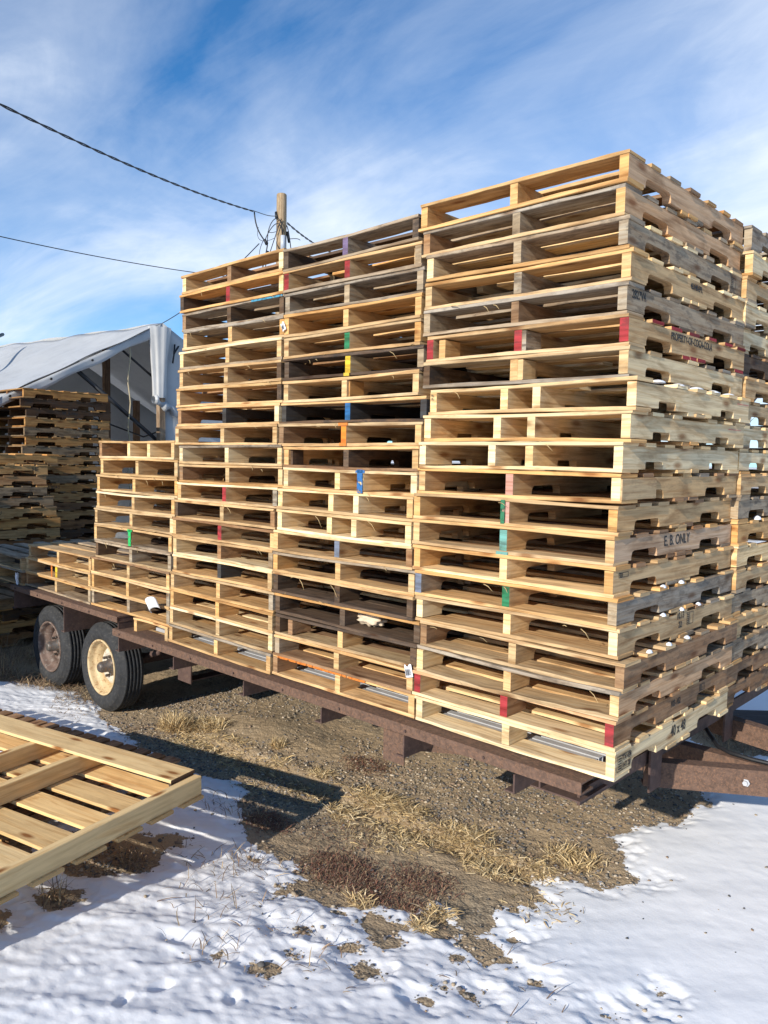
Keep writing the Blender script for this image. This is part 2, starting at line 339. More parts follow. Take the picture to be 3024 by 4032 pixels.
P1=[D('O','OOO','O',side='P',base='O'),D('G','BGO','T',side='P',base='G',extra=[]),D('G','NGG','O',side='G',base='N'),
 D('O','TGT','T',side='T',base='N'),D('G','GBG','G',side='G',base='G'),D('T','TTT','T',side='T',paint={0:'red',1:'red',2:'red'},extra=[(.465,.12,'G'),(.07,.12,'O')],endpaint='red'),
 D('T','DTT','G',side='N',base='G',extra=[(.465,.1,'T')]),
 D('N','NNN','T',dm=(.355,.51),small=True),D('N','NNN','O',dm=(.35,.515),small=True),D('N','NNN','N',dm=(.355,.535),small=True),
 D('O','TTN','O',base='B',paint={1:'pink'},side='T',extra=[(.985,.3,'T')]),D('T','OTO','T',base='T',side='T',spray=[(.436,'dgreen',.1,.95,.010)],paint={1:'pink'}),
 D('O','TTT','T',paint={1:'teal'},base='B',side='P',spray=[(.445,'teal',-.02,.1,.03)]),
 D('O','ONO','N',base='T',side='T'),D('O','GTG','O',paint={1:'dgreen',0:'slate'},side='G',base='T'),D('T','NNN','T',side='T',base='T'),
 D('T','BTB','T',side='B',base='T'),D('G','NTN','T',side='P',base='T',warp=.009),D('P','TBT','N',paint={0:'red',1:'red',2:'red'},side='B',base='T'),D('N','NNN','N',side='N',base='N',nb=6)]
A1=['orange topped pallet','grey topped pallet','grey sided pallet','clean edged tan pallet','mouldy grey stamped pallet','pallet with red ends and red board tips','pale sided pallet with dark left end','fresh pale pallet with snow on boards','fresh pale pallet with orange bottom board','fresh pale pallet with patched corner','pallet with doubled right stringer','pallet with green smeared middle end','pallet stencilled E. B. ONLY','tan pallet with small ink stamp','pallet with dark green middle end','pallet stamped 10.13 22','pallet with brown right end','warped pale ended pallet','red ended pallet with brown side','pale pallet stencilled 40 x 48']
P2=[D('G','DGD','G',base='D',paint={1:'purple'}),D('T','TTG','G',base='O',paint={0:'red',1:'red'},extra=[(.955,.08,'T')]),D('G','GGG','G',base='G'),D('O','OOO','T',base='O'),D('T','TTO','T',base='T',paint={1:'dgreen'}),
 D('D','DTG','D',base='D',paint={1:'yellow'},spray=[(.445,'yellow',.0,.14,.02)]),D('T','TTT','T',base='T',extra=[(.445,.12,'O')]),D('T','KKK','D',base='K',paint={1:'blue'}),
 D('T','BTT','T',base='T',paint={1:'orange'},spray=[(.445,'orange',.0,.14,.025),(.445,'orange',.88,1.0,.035)]),D('T','TDT','B',base='D',extra=[(.03,.1,'D'),(.44,.12,'G'),(.97,.1,'D')]),
 D('N','NNN','T',dm=(.385,.565),small=True,spray=[(.565,'blue',.02,1.02,.019),(.565,'blue',.88,1.0,.033)]),D('N','NNT','T',dm=(.38,.56),small=True),D('N','NNN','N',dm=(.375,.56),small=True),
 D('N','TTB','T',base='T',paint={1:'slate'}),D('G','OTT','T',base='T'),D('T','DDD','D',base='D'),D('O','DDD','D',base='D'),D('D','DTD','T',base='D',extra=[(.1,.14,'B')]),
 D('T','GTT','B',base='B'),D('O','BTT','T',base='T',spray=[(.37,'orange',.885,1.01,.345)])]
A2=['grey topped pallet with purple middle end','pallet with two red stringer ends','weathered all grey pallet','bright orange-toned pallet','pallet with mottled dark middle end','dark pallet with yellow middle end','pallet with short orange repair block','blackened pallet with blue middle end','pallet with orange sprayed middle end','broken pallet with dark patched stringers','fresh pale pallet with bright blue stripe','fresh pale four stringer pallet','fresh pale pallet with thick bottom board','pallet with slate blue middle end','pallet under a grey top board','dark weathered pallet','dark pallet with tan lead board','dark pallet with split left block','tan topped pallet with white tag','pallet with red-orange painted top edge']
P3=[D('O','NBN','O',base='O'),D('O','DTN','O',base='G',paint={1:'red'}),D('G','BDD','G',base='G'),D('G','TTO','T',base='T',paint={}),D('N','NTT','G',base='T'),D('T','TTD','T',base='T',extra=[(.43,.1,'T')]),D('O','TTD','T',base='T'),
 D('T','BKN','T',base='T'),D('T','TTT','T',base='T'),D('G','NNN','T',base='N'),D('T','BTT','O',base='T'),D('N','TTG','T',base='T',paint={1:'red'}),D('T','DTB','T',base='T'),D('B','TTT','T',base='O',paint={1:'red'}),
 D('T','NBG','N',base='T'),D('N','TKT','T',base='T'),D('T','TTG','O',base='O'),D('O','OOT','T',base='T'),D('N','TTN','T',base='N'),D('G','TTT','T',base='T')]
A3=['orange topped pallet with broken middle end','pallet with narrow red middle end','grey pallet with blue painted board edge','pallet with greenish grey lead board','pallet with bright white lead board','pallet with frayed splinters on top','tan pallet with dark right end','pallet with black middle end','tan pallet with knotty stringers','grey topped pallet with pale stringer ends','tan pallet with brown left end','pallet with faded red middle end','tan pallet with dark left end','brown topped pallet with bright red middle end','pallet with pale left end','pallet with sooty black middle end','tan pallet with grey right end','orange-tan pallet','pale topped tan pallet','grey topped bottom pallet on rusty beam']
P4=[D('O','BNT','N',dm=(.37,.63),small=True,base='B'),D('O','TTT','O',base='O'),D('T','OOO','T',base='O'),D('N','TTO','T',base='T'),D('T','TTN','T',base='T'),D('T','TTT','G',base='T',spray=[(.445,'green',.05,1.0,.018),(.445,'green',.86,1.0,.03)]),D('G','DGG','T',base='D'),D('B','TTT','T',base='T'),D('T','OOG','O',base='T'),D('T','GGG','O',base='D')]
A4=['four stringer pallet with thin top','orange-toned pallet','tan pallet with knotless ends','pale topped tan pallet','tan pallet with square notches','pallet with bright green middle end','grey pallet with dark left end','brown topped tan pallet','orange ended pallet','grey ended pallet beside the tyre']
P5=[D('T','TTT','O',base='T'),D('T','TTT','T',base='T',paint={1:'yellow'},spray=[(.39,'orange',.12,.9,.012)]),D('O','BTG','G',base='G')]
A5=['tan pallet with LHI on inner side','pallet with orange and yellow middle end','grey right ended pallet']
def stack(tab,specs,adj,H,zb,y0,group,where,sd0,n=None,yj=.006):
    out=[]; n=len(tab)
    for i,((a,b),s) in enumerate(zip(tab,specs)):
        rnd=random.Random(sd0+i)
        z=zb+(n-1-i)*H
        pos='top one' if i==0 else ('bottom one' if i==n-1 else ORD[i]+' from top')
        if i==0 and n==1: pos='alone'
        lab=words('%s, %s %s'%(adj[i],pos,where))
        p_=pallet(a,b,y0+rnd.uniform(-yj,yj)-.002,z,s,lab,group,H=H,seed=sd0+i); p_.rotation_euler.y=R(rnd.uniform(-.14,.14)); p_.rotation_euler.x=R(rnd.uniform(-.1,.1)); out.append(p_)
    return out
c1=stack(S1,P1,A1,.1198,.006,0,'pallets in the nearest corner stack','of corner stack',100)
c2=stack(S2,P2,A2,.1177,.006,0,'pallets in the second tall stack','of second tall stack',200)
c3=stack(S3,P3,A3,.1183,.002,0,'pallets in the third tall stack','of third tall stack',300)
c4=stack(S4,P4,A4,.1237,.0945,0,'pallets in the stack over the wheels','of mid-height wheel stack',400)
c5=stack(S5,P5,A5,.1213,.090,0,'pallets in the low rear stack','of low rear stack',500)
S6=[(-6.60,-5.50),(-6.58,-5.475)]
c6=stack(S6,[D('G','GGT','T',base='G'),D('G','TTB','T',base='D')],['grey pallet with open top boards','tan pallet wrapped at right corner'],.1213,.088,-.02,'pallets at the rear trailer end','of trailer end pair',520)
# half pallet under the wheel stack
pallet(-3.63,-3.185,0,-.022,D('T','TTT','T',base='G',nomid=1),'narrow half pallet tucked under the mid-height wheel stack','low half pallets',H=.115,seed=555)
# rear rows
def rearstack(nrow,x0,x1,y0,zb,H,adjs,where,group,sd0,tones,hid=''):
    rnd=random.Random(sd0); n=nrow; seen=[]
    for i in range(n):
        t=tones[i%len(tones)]; k=rnd.uniform(-.02,.02); sp=D(t,t+rnd.choice('TGB'+t)+t,rnd.choice('TOG'),base=t,side=t)
        pos='top' if i==0 else ('bottom' if i==n-1 else ORD[i]+' from top')
        lab=words('%s pallet %s, %s'%(ADJ[t],where,pos))
        seen.append(pallet(x0+k,x1+k,y0+rnd.uniform(-.006,.006),zb+(n-1-i)*H,sp,lab,group,H=H,seed=sd0+i,lod=1))
    return seen
c1b=rearstack(20,-1.022,-.004,1.226,.006,.1195,None,'in stack behind corner stack','pallets behind the corner stack',600,'GNTNNDTTNNTGONTGTGBB')
rearstack(17,-2.05,-1.05,1.25,.006,.1195,None,'hidden behind second tall stack','pallets behind the second tall stack',640,'DTGBTDTBTOGTDBTTG')
rearstack(10,-3.12,-2.12,1.25,.006,.1195,None,'hidden behind third tall stack','pallets behind the third tall stack',660,'TOTGBTDTTG')
rearstack(3,-4.25,-3.23,1.25,.0945,.1213,None,'hidden behind wheel stack','pallets behind the wheel stack',680,'TBG')
rearstack(3,-5.42,-4.40,1.25,.0945,.1213,None,'behind low rear stack','pallets behind the low rear stack',690,'GTT')
# ---------------------------------------------------------------- background stacks under the shelter
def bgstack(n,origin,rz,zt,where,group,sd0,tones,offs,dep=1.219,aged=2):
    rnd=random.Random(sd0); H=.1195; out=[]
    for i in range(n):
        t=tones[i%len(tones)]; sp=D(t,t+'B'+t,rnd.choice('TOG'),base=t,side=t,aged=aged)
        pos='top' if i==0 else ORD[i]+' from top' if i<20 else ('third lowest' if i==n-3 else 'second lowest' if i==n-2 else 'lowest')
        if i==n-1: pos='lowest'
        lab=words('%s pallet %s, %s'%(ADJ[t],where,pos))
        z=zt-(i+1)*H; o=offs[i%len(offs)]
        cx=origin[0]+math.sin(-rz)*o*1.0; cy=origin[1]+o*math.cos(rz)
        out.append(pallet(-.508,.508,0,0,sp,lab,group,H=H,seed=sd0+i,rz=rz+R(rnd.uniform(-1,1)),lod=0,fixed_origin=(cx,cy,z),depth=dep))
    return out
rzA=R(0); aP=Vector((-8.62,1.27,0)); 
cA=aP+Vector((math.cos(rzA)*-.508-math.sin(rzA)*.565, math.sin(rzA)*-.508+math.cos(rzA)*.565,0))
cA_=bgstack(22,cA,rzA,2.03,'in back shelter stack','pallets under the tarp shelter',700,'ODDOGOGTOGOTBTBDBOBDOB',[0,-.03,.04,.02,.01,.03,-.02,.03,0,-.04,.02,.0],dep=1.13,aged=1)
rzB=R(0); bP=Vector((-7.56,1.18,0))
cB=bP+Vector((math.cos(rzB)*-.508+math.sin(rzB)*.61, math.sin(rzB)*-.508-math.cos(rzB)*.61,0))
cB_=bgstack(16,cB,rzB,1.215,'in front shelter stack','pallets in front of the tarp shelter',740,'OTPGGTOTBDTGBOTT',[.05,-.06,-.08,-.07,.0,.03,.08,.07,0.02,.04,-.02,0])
bgstack(4,Vector((-7.05,.75,0)),R(3),-.20,'on ground behind trailer end','pallets on the ground behind the trailer',780,'GDTB',[0,.03,-.02,.01])
# ---------------------------------------------------------------- lettering
def text(s,size,parent,pos,face='x',sx=.75,name='stencil_lettering',extr=.0003,rot=0):
    cu=bpy.data.curves.new('t','FONT'); cu.body=s; cu.size=size; cu.extrude=extr; cu.align_x='CENTER'; cu.align_y='CENTER'; cu.offset=size*.012
    to=bpy.data.objects.new('t',cu); COL.objects.link(to); bpy.context.view_layer.update()
    me=bpy.data.meshes.new_from_object(to.evaluated_get(bpy.context.evaluated_depsgraph_get())); bpy.data.objects.remove(to); bpy.data.curves.remove(cu)
    ca=me.color_attributes.new('tint','FLOAT_COLOR','CORNER'); ca.data.foreach_set('color',[.025,.022,.02,1]*len(me.loops))
    me.name=name; me.materials.clear(); me.materials.append(INK)
    if face=='x': Mx=Matrix(((0,0,1),(1,0,0),(0,1,0)))
    else: Mx=Matrix(((1,0,0),(0,0,-1),(0,1,0)))
    Mx=Mx@Matrix.Rotation(rot,3,'Z')@Matrix.Diagonal((sx,1,1))
    me.transform(Mx.to_4x4()); me.transform(Matrix.Translation(pos))
    o=bpy.data.objects.new(name,me); COL.objects.link(o); o.parent=parent; return o
def frame_stamp(parent,x,y,z,w,h,name='ink_stamp'):
    mb=MB(); t=.0022; c=(.03,.025,.02,0)
    for a,b in (((y-w/2,z-h/2),(y+w/2,z-h/2+t)),((y-w/2,z+h/2-t),(y+w/2,z+h/2)),((y-w/2,z-h/2+t),(y-w/2+t,z+h/2-t)),((y+w/2-t,z-h/2+t),(y+w/2,z+h/2-t)),((y-w*.12,z-h/2+t),(y-w*.12+t,z+h/2-t))):
        mb.box((x,a[0],a[1]),(x+.0006,b[0],b[1]),c)
    for k in range(5):
        mb.box((x,y-w*.40,z-h*.36+k*h*.16),(x+.0006,y-w*.17,z-h*.36+k*h*.16+h*.07),c)
    mb.build(name,INK,parent)
def sx_(i,tab): return (tab[i][1]-tab[i][0])/2+.0005
sx0=lambda i:sx_(i,S1)-.0012
H1=.1198; zc=H1*.60
text('PROPERTY-OF-COCA-COLA',.044,c1[5],(sx0(5),-.02,.079),sx=.78)
text('E. B. ONLY',.062,c1[12],(sx0(12),-.03,.07),sx=.9)
text('40 x 48',.066,c1[19],(sx0(19),.0,.066),sx=.8)
text('TX-434\nHT 20',.030,c1[19],(sx0(19),-.50,.062),sx=.8); frame_stamp(c1[19],sx0(19),-.53,.062,.115,.062)
text('10.13\n22',.040,c1[15],(sx0(15),-.02,.075),sx=.9); frame_stamp(c1[15],sx0(15),.085,.072,.07,.055)
text('48X40-EPL',.036,c1[3],(sx0(3),.02,.075),sx=.8)
text('2827V4',.046,c1[4],(sx0(4),-.51,.078),sx=.8)
text('103-102',.040,c1[18],(sx0(18),-.02,.066),sx=.8)
frame_stamp(c1[13],sx0(13),-.52,.085,.08,.02); frame_stamp(c1[2],sx0(2),.50,.06,.06,.05); frame_stamp(c1[18],sx0(18),.28,.075,.06,.03)
text('MED',.055,c1b[12],(.508+.0005,.08,.07),sx=.8); text('COCA',.03,c1b[13],(.508+.0005,.02,.07),sx=.8); frame_stamp(c1b[10],.5085,.0,.075,.06,.04)
text('LHI',.060,c5[0],(-.5583+.0012,-.50,.062),sx=.75)
text('WP .JR. 2024-3',.055,cA_[10],(.5065,-.25,.07),sx=.75); text('WP  .JR.S344-3',.045,cA_[2],(.5065,.0,.07),sx=.75)
text('HE',.065,cB_[1],(.5065,.47,.065),sx=.9); text('U',.06,cB_[5],(.5065,-.02,.062),sx=.9)
text('15',.02,c2[11],(-.485,-.6115,.09),face='y',sx=.7); text('99\nIP',.016,c1[7],(-.479,-.6125,.08),face='y',sx=.8)
for r,(a,b) in ((7,(.45,.60)),(8,(.40,.57))):
    mb=MB(); mb.board((sx0(r)-.0002,a,.083),(sx0(r)+.0008,b,.0855),1,(.75,.12,.12,0),random.Random(1),3,.0003,.0012); mb.build('chalk_line',PAINT,c1[r])
# blue painted edge on a board end of the third stack
mb=MB(); mb.box((.22,-.6135,.104),(.497,-.6118,.118),(.07,.32,.48,0)); mb.build('paint_mark',PAINT,c3[2])
# green strap on the rear corner pallet
mb=MB(); mb.box((.5095,.28,.0),(.5110,.295,.119),(.01,.10,.03,0)); mb.box((-.3,.28,.1198),(.5110,.295,.1205),(.01,.10,.03,0)); mb.build('strap',PAINT,c1b[18])
# ---------------------------------------------------------------- tags and paper
def sheet(mb,f,nu,nv,tone=(.8,.8,.8,0),th=.0008):
    pts=[[Vector(f(i/nu,j/nv)) for j in range(nv+1)] for i in range(nu+1)]
    vs=[p for r in pts for p in r]; fs=[]
    for i in range(nu):
        for j in range(nv):
            a=i*(nv+1)+j; fs.append([a,a+1,a+nv+2,a+nv+1])
    mb.add(vs,fs,None,tone,True)
def barcode(parent,x,z,w=.055,h=.05,y=-.618,tilt=.2):
    ca,sa=math.cos(tilt),math.sin(tilt)
    def T(u,v,d=0): 
        a,b=(u-.5)*w,(v-.5)*h; return (x+a*ca-b*sa,y-d-.006*math.sin(u*3),z+a*sa+b*ca)
    mb=MB(); sheet(mb,lambda u,v:T(u,v if v<.99 else 1+.12*math.sin(u*9)),8,6); o=mb.build('paper_tag',PAPER,parent)
    mb=MB(); rnd=random.Random(5); u=.12
    while u<.88:
        k=rnd.uniform(.02,.05); sheet(mb,lambda a,b:T(u+a*k,.15+b*.55,.0012),1,1,(.02,.02,.02,0)); u+=k+rnd.uniform(.02,.045)
    mb.build('barcode',BLACK,o)
barcode(c2[17],.49,-.01,.046,.056,-.620,.25)
barcode(c3[3],.505,.05,.03,.045,-.620,.5)
# curled white paper sheet
cp=MB()
def curl(u,v):
    a=-.3+u*3.6; return (.045*math.cos(a),.0+.02*v-.045*math.sin(a)*.4, .075*v+.028*math.sin(a))
sheet(cp,curl,24,4); o=cp.build('curled_paper',PAPER); o.location=(-3.245,-.055,.205); o.rotation_euler=(.35,-.5,.2)
tag(o,'white curled sheet of paper caught between the wheel stack and third stack','paper')
mo=o.modifiers.new('s','SOLIDIFY'); mo.thickness=.0012
# crumpled paper inside row 17 of second stack
mb=MB(); rnd=random.Random(9)
def crum(u,v):
    a=u*2*math.pi; b=v*math.pi; r=1+.18*math.sin(5*a+3*b)+.12*math.sin(9*b-2*a)
    return (.085*math.sin(b)*math.cos(a)*r,.05*math.sin(b)*math.sin(a)*r,.036*math.cos(b)*r)
sheet(mb,crum,26,14); o=mb.build('crumpled_paper',simple('kraft_paper',(.62,.50,.36),.8,0,.15,30,.004)); o.location=(-1.42,.12,.458-.045)
tag(o,'crumpled tan paper lying inside a dark pallet of the second tall stack','paper')
# plastic wrap at trailer end pair
mb=MB(); sheet(mb,lambda u,v:(.475+.03*u+.012*math.sin(14*u+6*v)*v, -.625-.012*math.sin(9*u), .10-.085*v+.01*math.sin(11*u)),14,8); mb.build('wrap_remnant',PAPER,c6[1])
# ---------------------------------------------------------------- snow lumps on boards
mb=MB(); rnd=random.Random(4)
def lump(x,y,z,rx,ry,rz):
    n,k=5,10; vs=[(x,y,z+rz)]; fs=[]
    for i in range(1,n+1):
        t=i/n*math.pi/2
        for j in range(k):
            a=2*math.pi*j/k; q=1+rnd.uniform(-.12,.12); vs.append((x+rx*math.sin(t)*math.cos(a)*q,y+ry*math.sin(t)*math.sin(a)*q,z+rz*math.cos(t)-.001))
    b=1
    for j in range(k): fs.append([0,1+j,1+(j+1)%k])
    for i in range(n-1):
        for j in range(k):
            a=1+i*k+j; c=1+i*k+(j+1)%k; fs.append([a,a+k,c+k,c])
    mb.add(vs,fs,None,(.9,.9,.9,0),True)
gapd=(1.219-.28)/5
for k in range(5):
    y=.14+gapd*(k+.5); lump(.020,y,.006+13*H1-.002,.026,.045,.012)
    lump(.026,y-.02,.006+13*H1-.002,.014,.02,.009)
for r,ks in ((15,(1,2,3)),(16,(0,1,2)),(14,(1,2))):
    for k in ks: lump(sx0(r)*0+S1[r][1]-.006,.14+gapd*(k+.5),.006+(20-r)*H1-.002,.012,.019,.013)
lump(-.0,1.236+.3,.006+8*.1195,.02,.03,.02)
tag(mb.build('snow_lumps',SNOWL),'small white snow lumps lying on board ends of the corner stack','snow',kind='stuff')
# splinters on decks as loose stuff
mb=MB()
for k in range(70):
    t,(zb,H,n)=rnd.choice([(S1,(.006,.1198,20)),(S2,(.006,.1177,20)),(S3,(.002,.1183,20)),(S4,(.0945,.1237,10))]); i=rnd.randrange(n-1)
    x=rnd.uniform(t[i][0]+.06,t[i][1]-.05); z=zb+(n-1-i)*H+rnd.choice([.0,.1]); L=rnd.uniform(.02,.07); y=-.004+rnd.uniform(0,.004)
    a=rnd.uniform(-1.2,.3); mb.tube([(x,y,z),(x+L*.5,y-.006,z+L*.4*math.sin(a)+.003),(x+L,y-.014,z+L*math.sin(a))],[.0022,.0016,.0006],4,(.7,.55,.33,0))
tag(mb.build('wood_splinters',STRAW),'thin pale wood splinters hanging from pallet edges','splinters',kind='stuff')
# ---------------------------------------------------------------- trailer
tr=empty('flatbed_trailer',(-2.2,1.2,-.70),label='long low rusty flatbed trailer with two axles carrying the pallet stacks',cat='trailer')
def tp(mb,name,m,parent=None):
    o=mb.build(name,m,parent or tr)
    if parent is None: o.location=(2.2,-1.2,.70)
    return o
rz0=random.Random(8)
def channel(mb,x0,x1,y,z1,h=.062,fl=.085,t=.008,s=1):
    # angle iron: top flange + outer web + lower lip, outer face at y
    mb.board((x0,y,z1-h),(x1,y+s*t,z1) if s>0 else (x1,y,z1),0,(0,0,0,0),rz0,12,.0012,.001) if s>0 else mb.board((x0,y-t,z1-h),(x1,y,z1),0,(0,0,0,0),rz0,12,.0012,.001)
    if s>0: mb.board((x0,y+t,z1-t),(x1,y+fl,z1-.0005),0,(0,0,0,0),rz0,12,.001,.0); mb.board((x0,y+t,z1-h),(x1,y+fl*.6,z1-h+t),0,(0,0,0,0),rz0,12,.001,0)
    else: mb.board((x0,y-fl,z1-t),(x1,y-t,z1-.0005),0,(0,0,0,0),rz0,4,.001,0)
for nm,(x0,x1,z1) in (('f',(-3.80,-.085,-.003)),('r',(-5.60,-3.735,.0875))):
    mb=MB(); channel(mb,x0,x1,-.072,z1,.050 if nm=='f' else .042,.16); tp(mb,'side_beam',RUST)
    mb=MB(); channel(mb,x0,x1,2.50,z1,.06,.16,s=-1); tp(mb,'side_beam',RUST)
for x,z0,z1 in ((-3.735,-.165,-.066),(-3.02,-.15,-.066),(-2.27,-.155,-.066),(-1.60,-.15,-.066),(-1.02,-.17,-.066),(-.40,-.15,-.066),(-5.56,-.12,.036),(-4.60,-.17,.036),(-3.74,-.04,.09)):
    mb=MB(); mb.box((x-.006,-.058,z0),(x+.002,2.48,z1)); mb.box((x-.05,-.058,z0),(x-.006,2.48,z0+.007)); tp(mb,'cross_member',DRUST)
mb=MB(); mb.box((-1.165,-.045,-.215),(-1.155,.10,-.066)); mb.box((-1.155,-.045,-.215),(-1.03,-.037,-.066)); tp(mb,'stake_pocket',RUST)
mb=MB(); mb.box((-.34,-.03,-.105),(-.11,.20,-.098)); mb.box((-.30,-.03,-.098),(-.292,.20,-.066)); tp(mb,'end_bracket',DRUST)
for y in (.42,1.92):
    mb=MB(); mb.box((-5.5,y-.04,-.178),(-1.1,y+.04,-.171)); mb.box((-5.5,y-.004,-.23),(-1.1,y+.004,-.178)); mb.box((-5.5,y-.04,-.237),(-1.1,y+.04,-.23)); tp(mb,'main_beam',DUST)
# front end plate and tongue
mb=MB(); mb.box((-.14,-.0,-.13),(-.128,2.4,-.066)); tp(mb,'front_plate',DRUST)
def beam(mb,a,b,z1,h,w):
    a=Vector((*a,0));b=Vector((*b,0));d=(b-a).normalized();n=Vector((-d.y,d.x,0))*w/2
    for (o1,o2,za,zb) in ((-1,-.8,z1-h,z1),(-.8,1,z1-.008,z1-.0004),(-.8,1,z1-h,z1-h+.008)):
        q=[a+n*o1,b+n*o1,b+n*o2,a+n*o2]; vs=[(p.x,p.y,za) for p in q]+[(p.x,p.y,zb) for p in q]
        mb.add(vs,[[3,2,1,0],[4,5,6,7],[0,1,5,4],[1,2,6,5],[2,3,7,6],[3,0,4,7]])
mb=MB(); mb.box((-.115,.60,-.255),(-.105,.72,-.03)); tp(mb,'tongue_gusset',DRUST)
mb=MB(); mb.box((-.115,1.52,-.255),(-.105,1.64,-.03)); tp(mb,'tongue_gusset',DRUST)
for a,b,z1,h in (((-1.15,.117),(-.205,.727),-.115,.085),((-.20,.73),(1.60,1.89),-.155,.12),((-.95,1.10),(1.9,1.13),-.165,.11),((-.95,1.86),(1.60,1.32),-.16,.11)):
    mb=MB(); beam(mb,a,b,z1,h,.07); tp(mb,'tongue_beam',RUST)
mb=MB(); mb.tube([(-.30,1.5,-.10),(-.184,1.426,-.15),(-.08,1.258,-.15),(0,1.139,-.15),(.075,1.10,-.152),(.18,1.09,-.152),(.30,1.10,-.152),(1.2,1.12,-.152)],.011,8); tp(mb,'brake_hose',BLACK)
mb=MB(); 
for (x,y,z) in ((.20,.962,-.215),):
    mb.lathe([(0,-.012),(.012,-.012),(.012,0),(.018,0),(.018,.004)],x,z,y-.022,6,smooth=False)
tp(mb,'bolt',GALV)
for nm_,x0_,x1_,z_ in (('f',-3.7,-.15,-.03),('r',-5.5,-3.8,.066)):
    mb=MB(); x=x0_
    while x<x1_:
        mb.tube([(x,-.073,z_),(x,-.079,z_)],.007,6,smooth=False); x+=.45
    tp(mb,'rivets',DRUST)['kind']='stuff'
# metal deck strips
rr=random.Random(3)
k=0
for j in range(16):
    y=.155+j*.145
    for q in range(2):
        yy=y+q*.052; mb=MB(); z=.004-rr.uniform(0,.003)
        prof=[(yy,z-.028),(yy+.004,z-.028),(yy+.004,z-.004),(yy+.034,z-.004),(yy+.034,z-.028),(yy+.038,z-.028),(yy+.038,z),(yy,z)]
        mb.prism(prof,-3.70,-.16+rr.uniform(-.01,.01),0,(0,0,0,0)); o=tp(mb,'deck_slat',GALV)
mb=MB()
for j in range(14): mb.board((-5.58,-.05+j*.18,.042),(-3.76,.11+j*.18,.076),0,jit(TN['D'],rr),rr,5,.002,.001)
tp(mb,'rear_deck_planks',WOOD)
mb=MB(); mb.box((-3.7,.05,-.034),(-.16,2.4,-.029)); tp(mb,'deck_plate',DRUST)
# wheels
def wheel(cx,cz,y0,rim,s=1):
    w=bpy.data.objects.new('wheel',None); COL.objects.link(w); w.parent=tr; w.location=(2.2,-1.2,.70)
    R0=.337; Wd=.205
    pr=[(.205,.030),(.215,.014),(.235,.006),(.262,.0),(.285,.001),(.288,.004),(.300,.004),(.303,.008),(.316,.018),(.326,.028),(R0-.003,.036)]
    y=.036
    for i in range(5):
        y2=y+.0215; pr+=[(R0,y+.001),(R0,y2)]
        if i<4: pr+=[(R0-.010,y2+.001),(R0-.010,y2+.006)]; 
        y=y2+.0068
    n=len(pr); pr+=[(R0-.003,Wd-.036),(.316,Wd-.018),(.285,Wd),(.235,Wd-.006),(.205,Wd-.03)]
    pr=[(r,yy if s>0 else -yy) for r,yy in pr]
    mb=MB(); mb.lathe(pr,cx,cz,y0,96); mb.build('tyre',TYRE,w)
    # rim
    rp=[(.196,.050),(.205,.030),(.212,.012),(.208,.006),(.200,.008),(.194,.020),(.190,.040),(.180,.060),(.168,.066),(.158,.100),(.156,.125)]
    dp_=[(.157,.118),(.150,.112),(.140,.098),(.122,.084),(.104,.080),(.090,.088),(.074,.094),(.0,.095)]; dp_=[(r,yy if s>0 else -yy) for r,yy in dp_]
    rp=[(r,yy if s>0 else -yy) for r,yy in rp]
    mb=MB(); mb.lathe(rp,cx,cz,y0,72)
    mb.lathe([(.20,.05*s),(.196,Wd*.9*s)],cx,cz,y0,72); mb.build('rim',rim[0],w)
    mb=MB(); mb.lathe(dp_,cx,cz,y0,72); mb.build('wheel_disc',rim[1],w)
    mb=MB(); mb.lathe([(.060,.094*s),(.052,.074*s),(.044,.070*s),(.042,.012*s),(.036,.004*s),(.033,-.004*s),(.028,-.008*s),(0,-.008*s)],cx,cz,y0,32); mb.build('hub',HUBM,w)
    mb=MB()
    for a in range(6):
        t=a*math.pi/3+.3; mb.tube([(cx+.078*math.cos(t),y0+.092*s,cz+.078*math.sin(t)),(cx+.078*math.cos(t),y0+.058*s,cz+.078*math.sin(t))],.011,6,smooth=False)
    mb.build('lug_nuts',HUBM,w)
    return w
w=wheel(-4.136,-.369,0,(RIMO,RIMC)); w['label']='near wheel with cream painted rim'
w=wheel(-5.030,-.372,0,(RIMB,RIMB)); w['label']='rear wheel with dark rusty rim'
wheel(-4.136,-.369,2.42,(RIMB,RIMB),-1); wheel(-5.03,-.372,2.42,(RIMB,RIMB),-1)
for x in(-4.136,-5.03):
    mb=MB(); mb.tube([(x,.06,-.37),(x,2.36,-.37)],.035,12); tp(mb,'axle',DRUST)
mb=MB(); 
for y in (.27,2.12):
    for x in(-4.136,-5.03):
        mb.tube([(x-.4,y,-.22),(x-.2,y,-.29),(x,y,-.32),(x+.2,y,-.29),(x+.4,y,-.22)],.025,6)
tp(mb,'leaf_springs',DRUST)
mb=MB(); mb.box((-3.62,.35,-.42),(-3.45,.36,-.20)); mb.box((-3.60,.36,-.42),(-3.5,.9,-.41)); tp(mb,'spring_hanger',DRUST)
# ---------------------------------------------------------------- foreground large pallet (upside down, open top)
F0=Vector((-1.665,-.745,-.352)); ang=math.atan2(-.97,.23)   # local +y runs toward the camera, local +x runs left
fg=empty('large_pallet',F0,0,label='large fresh open pallet with wide slats lying in the left foreground',cat='pallet')
ex=Vector((-.972,-.235,.0)); ey=Vector((.235,-.972,0)); 
fg.matrix_world=Matrix(((ex.x,ey.x,0,F0.x),(ex.y,ey.y,0,F0.y),(ex.z,ey.z,1,F0.z),(0,0,0,1)))
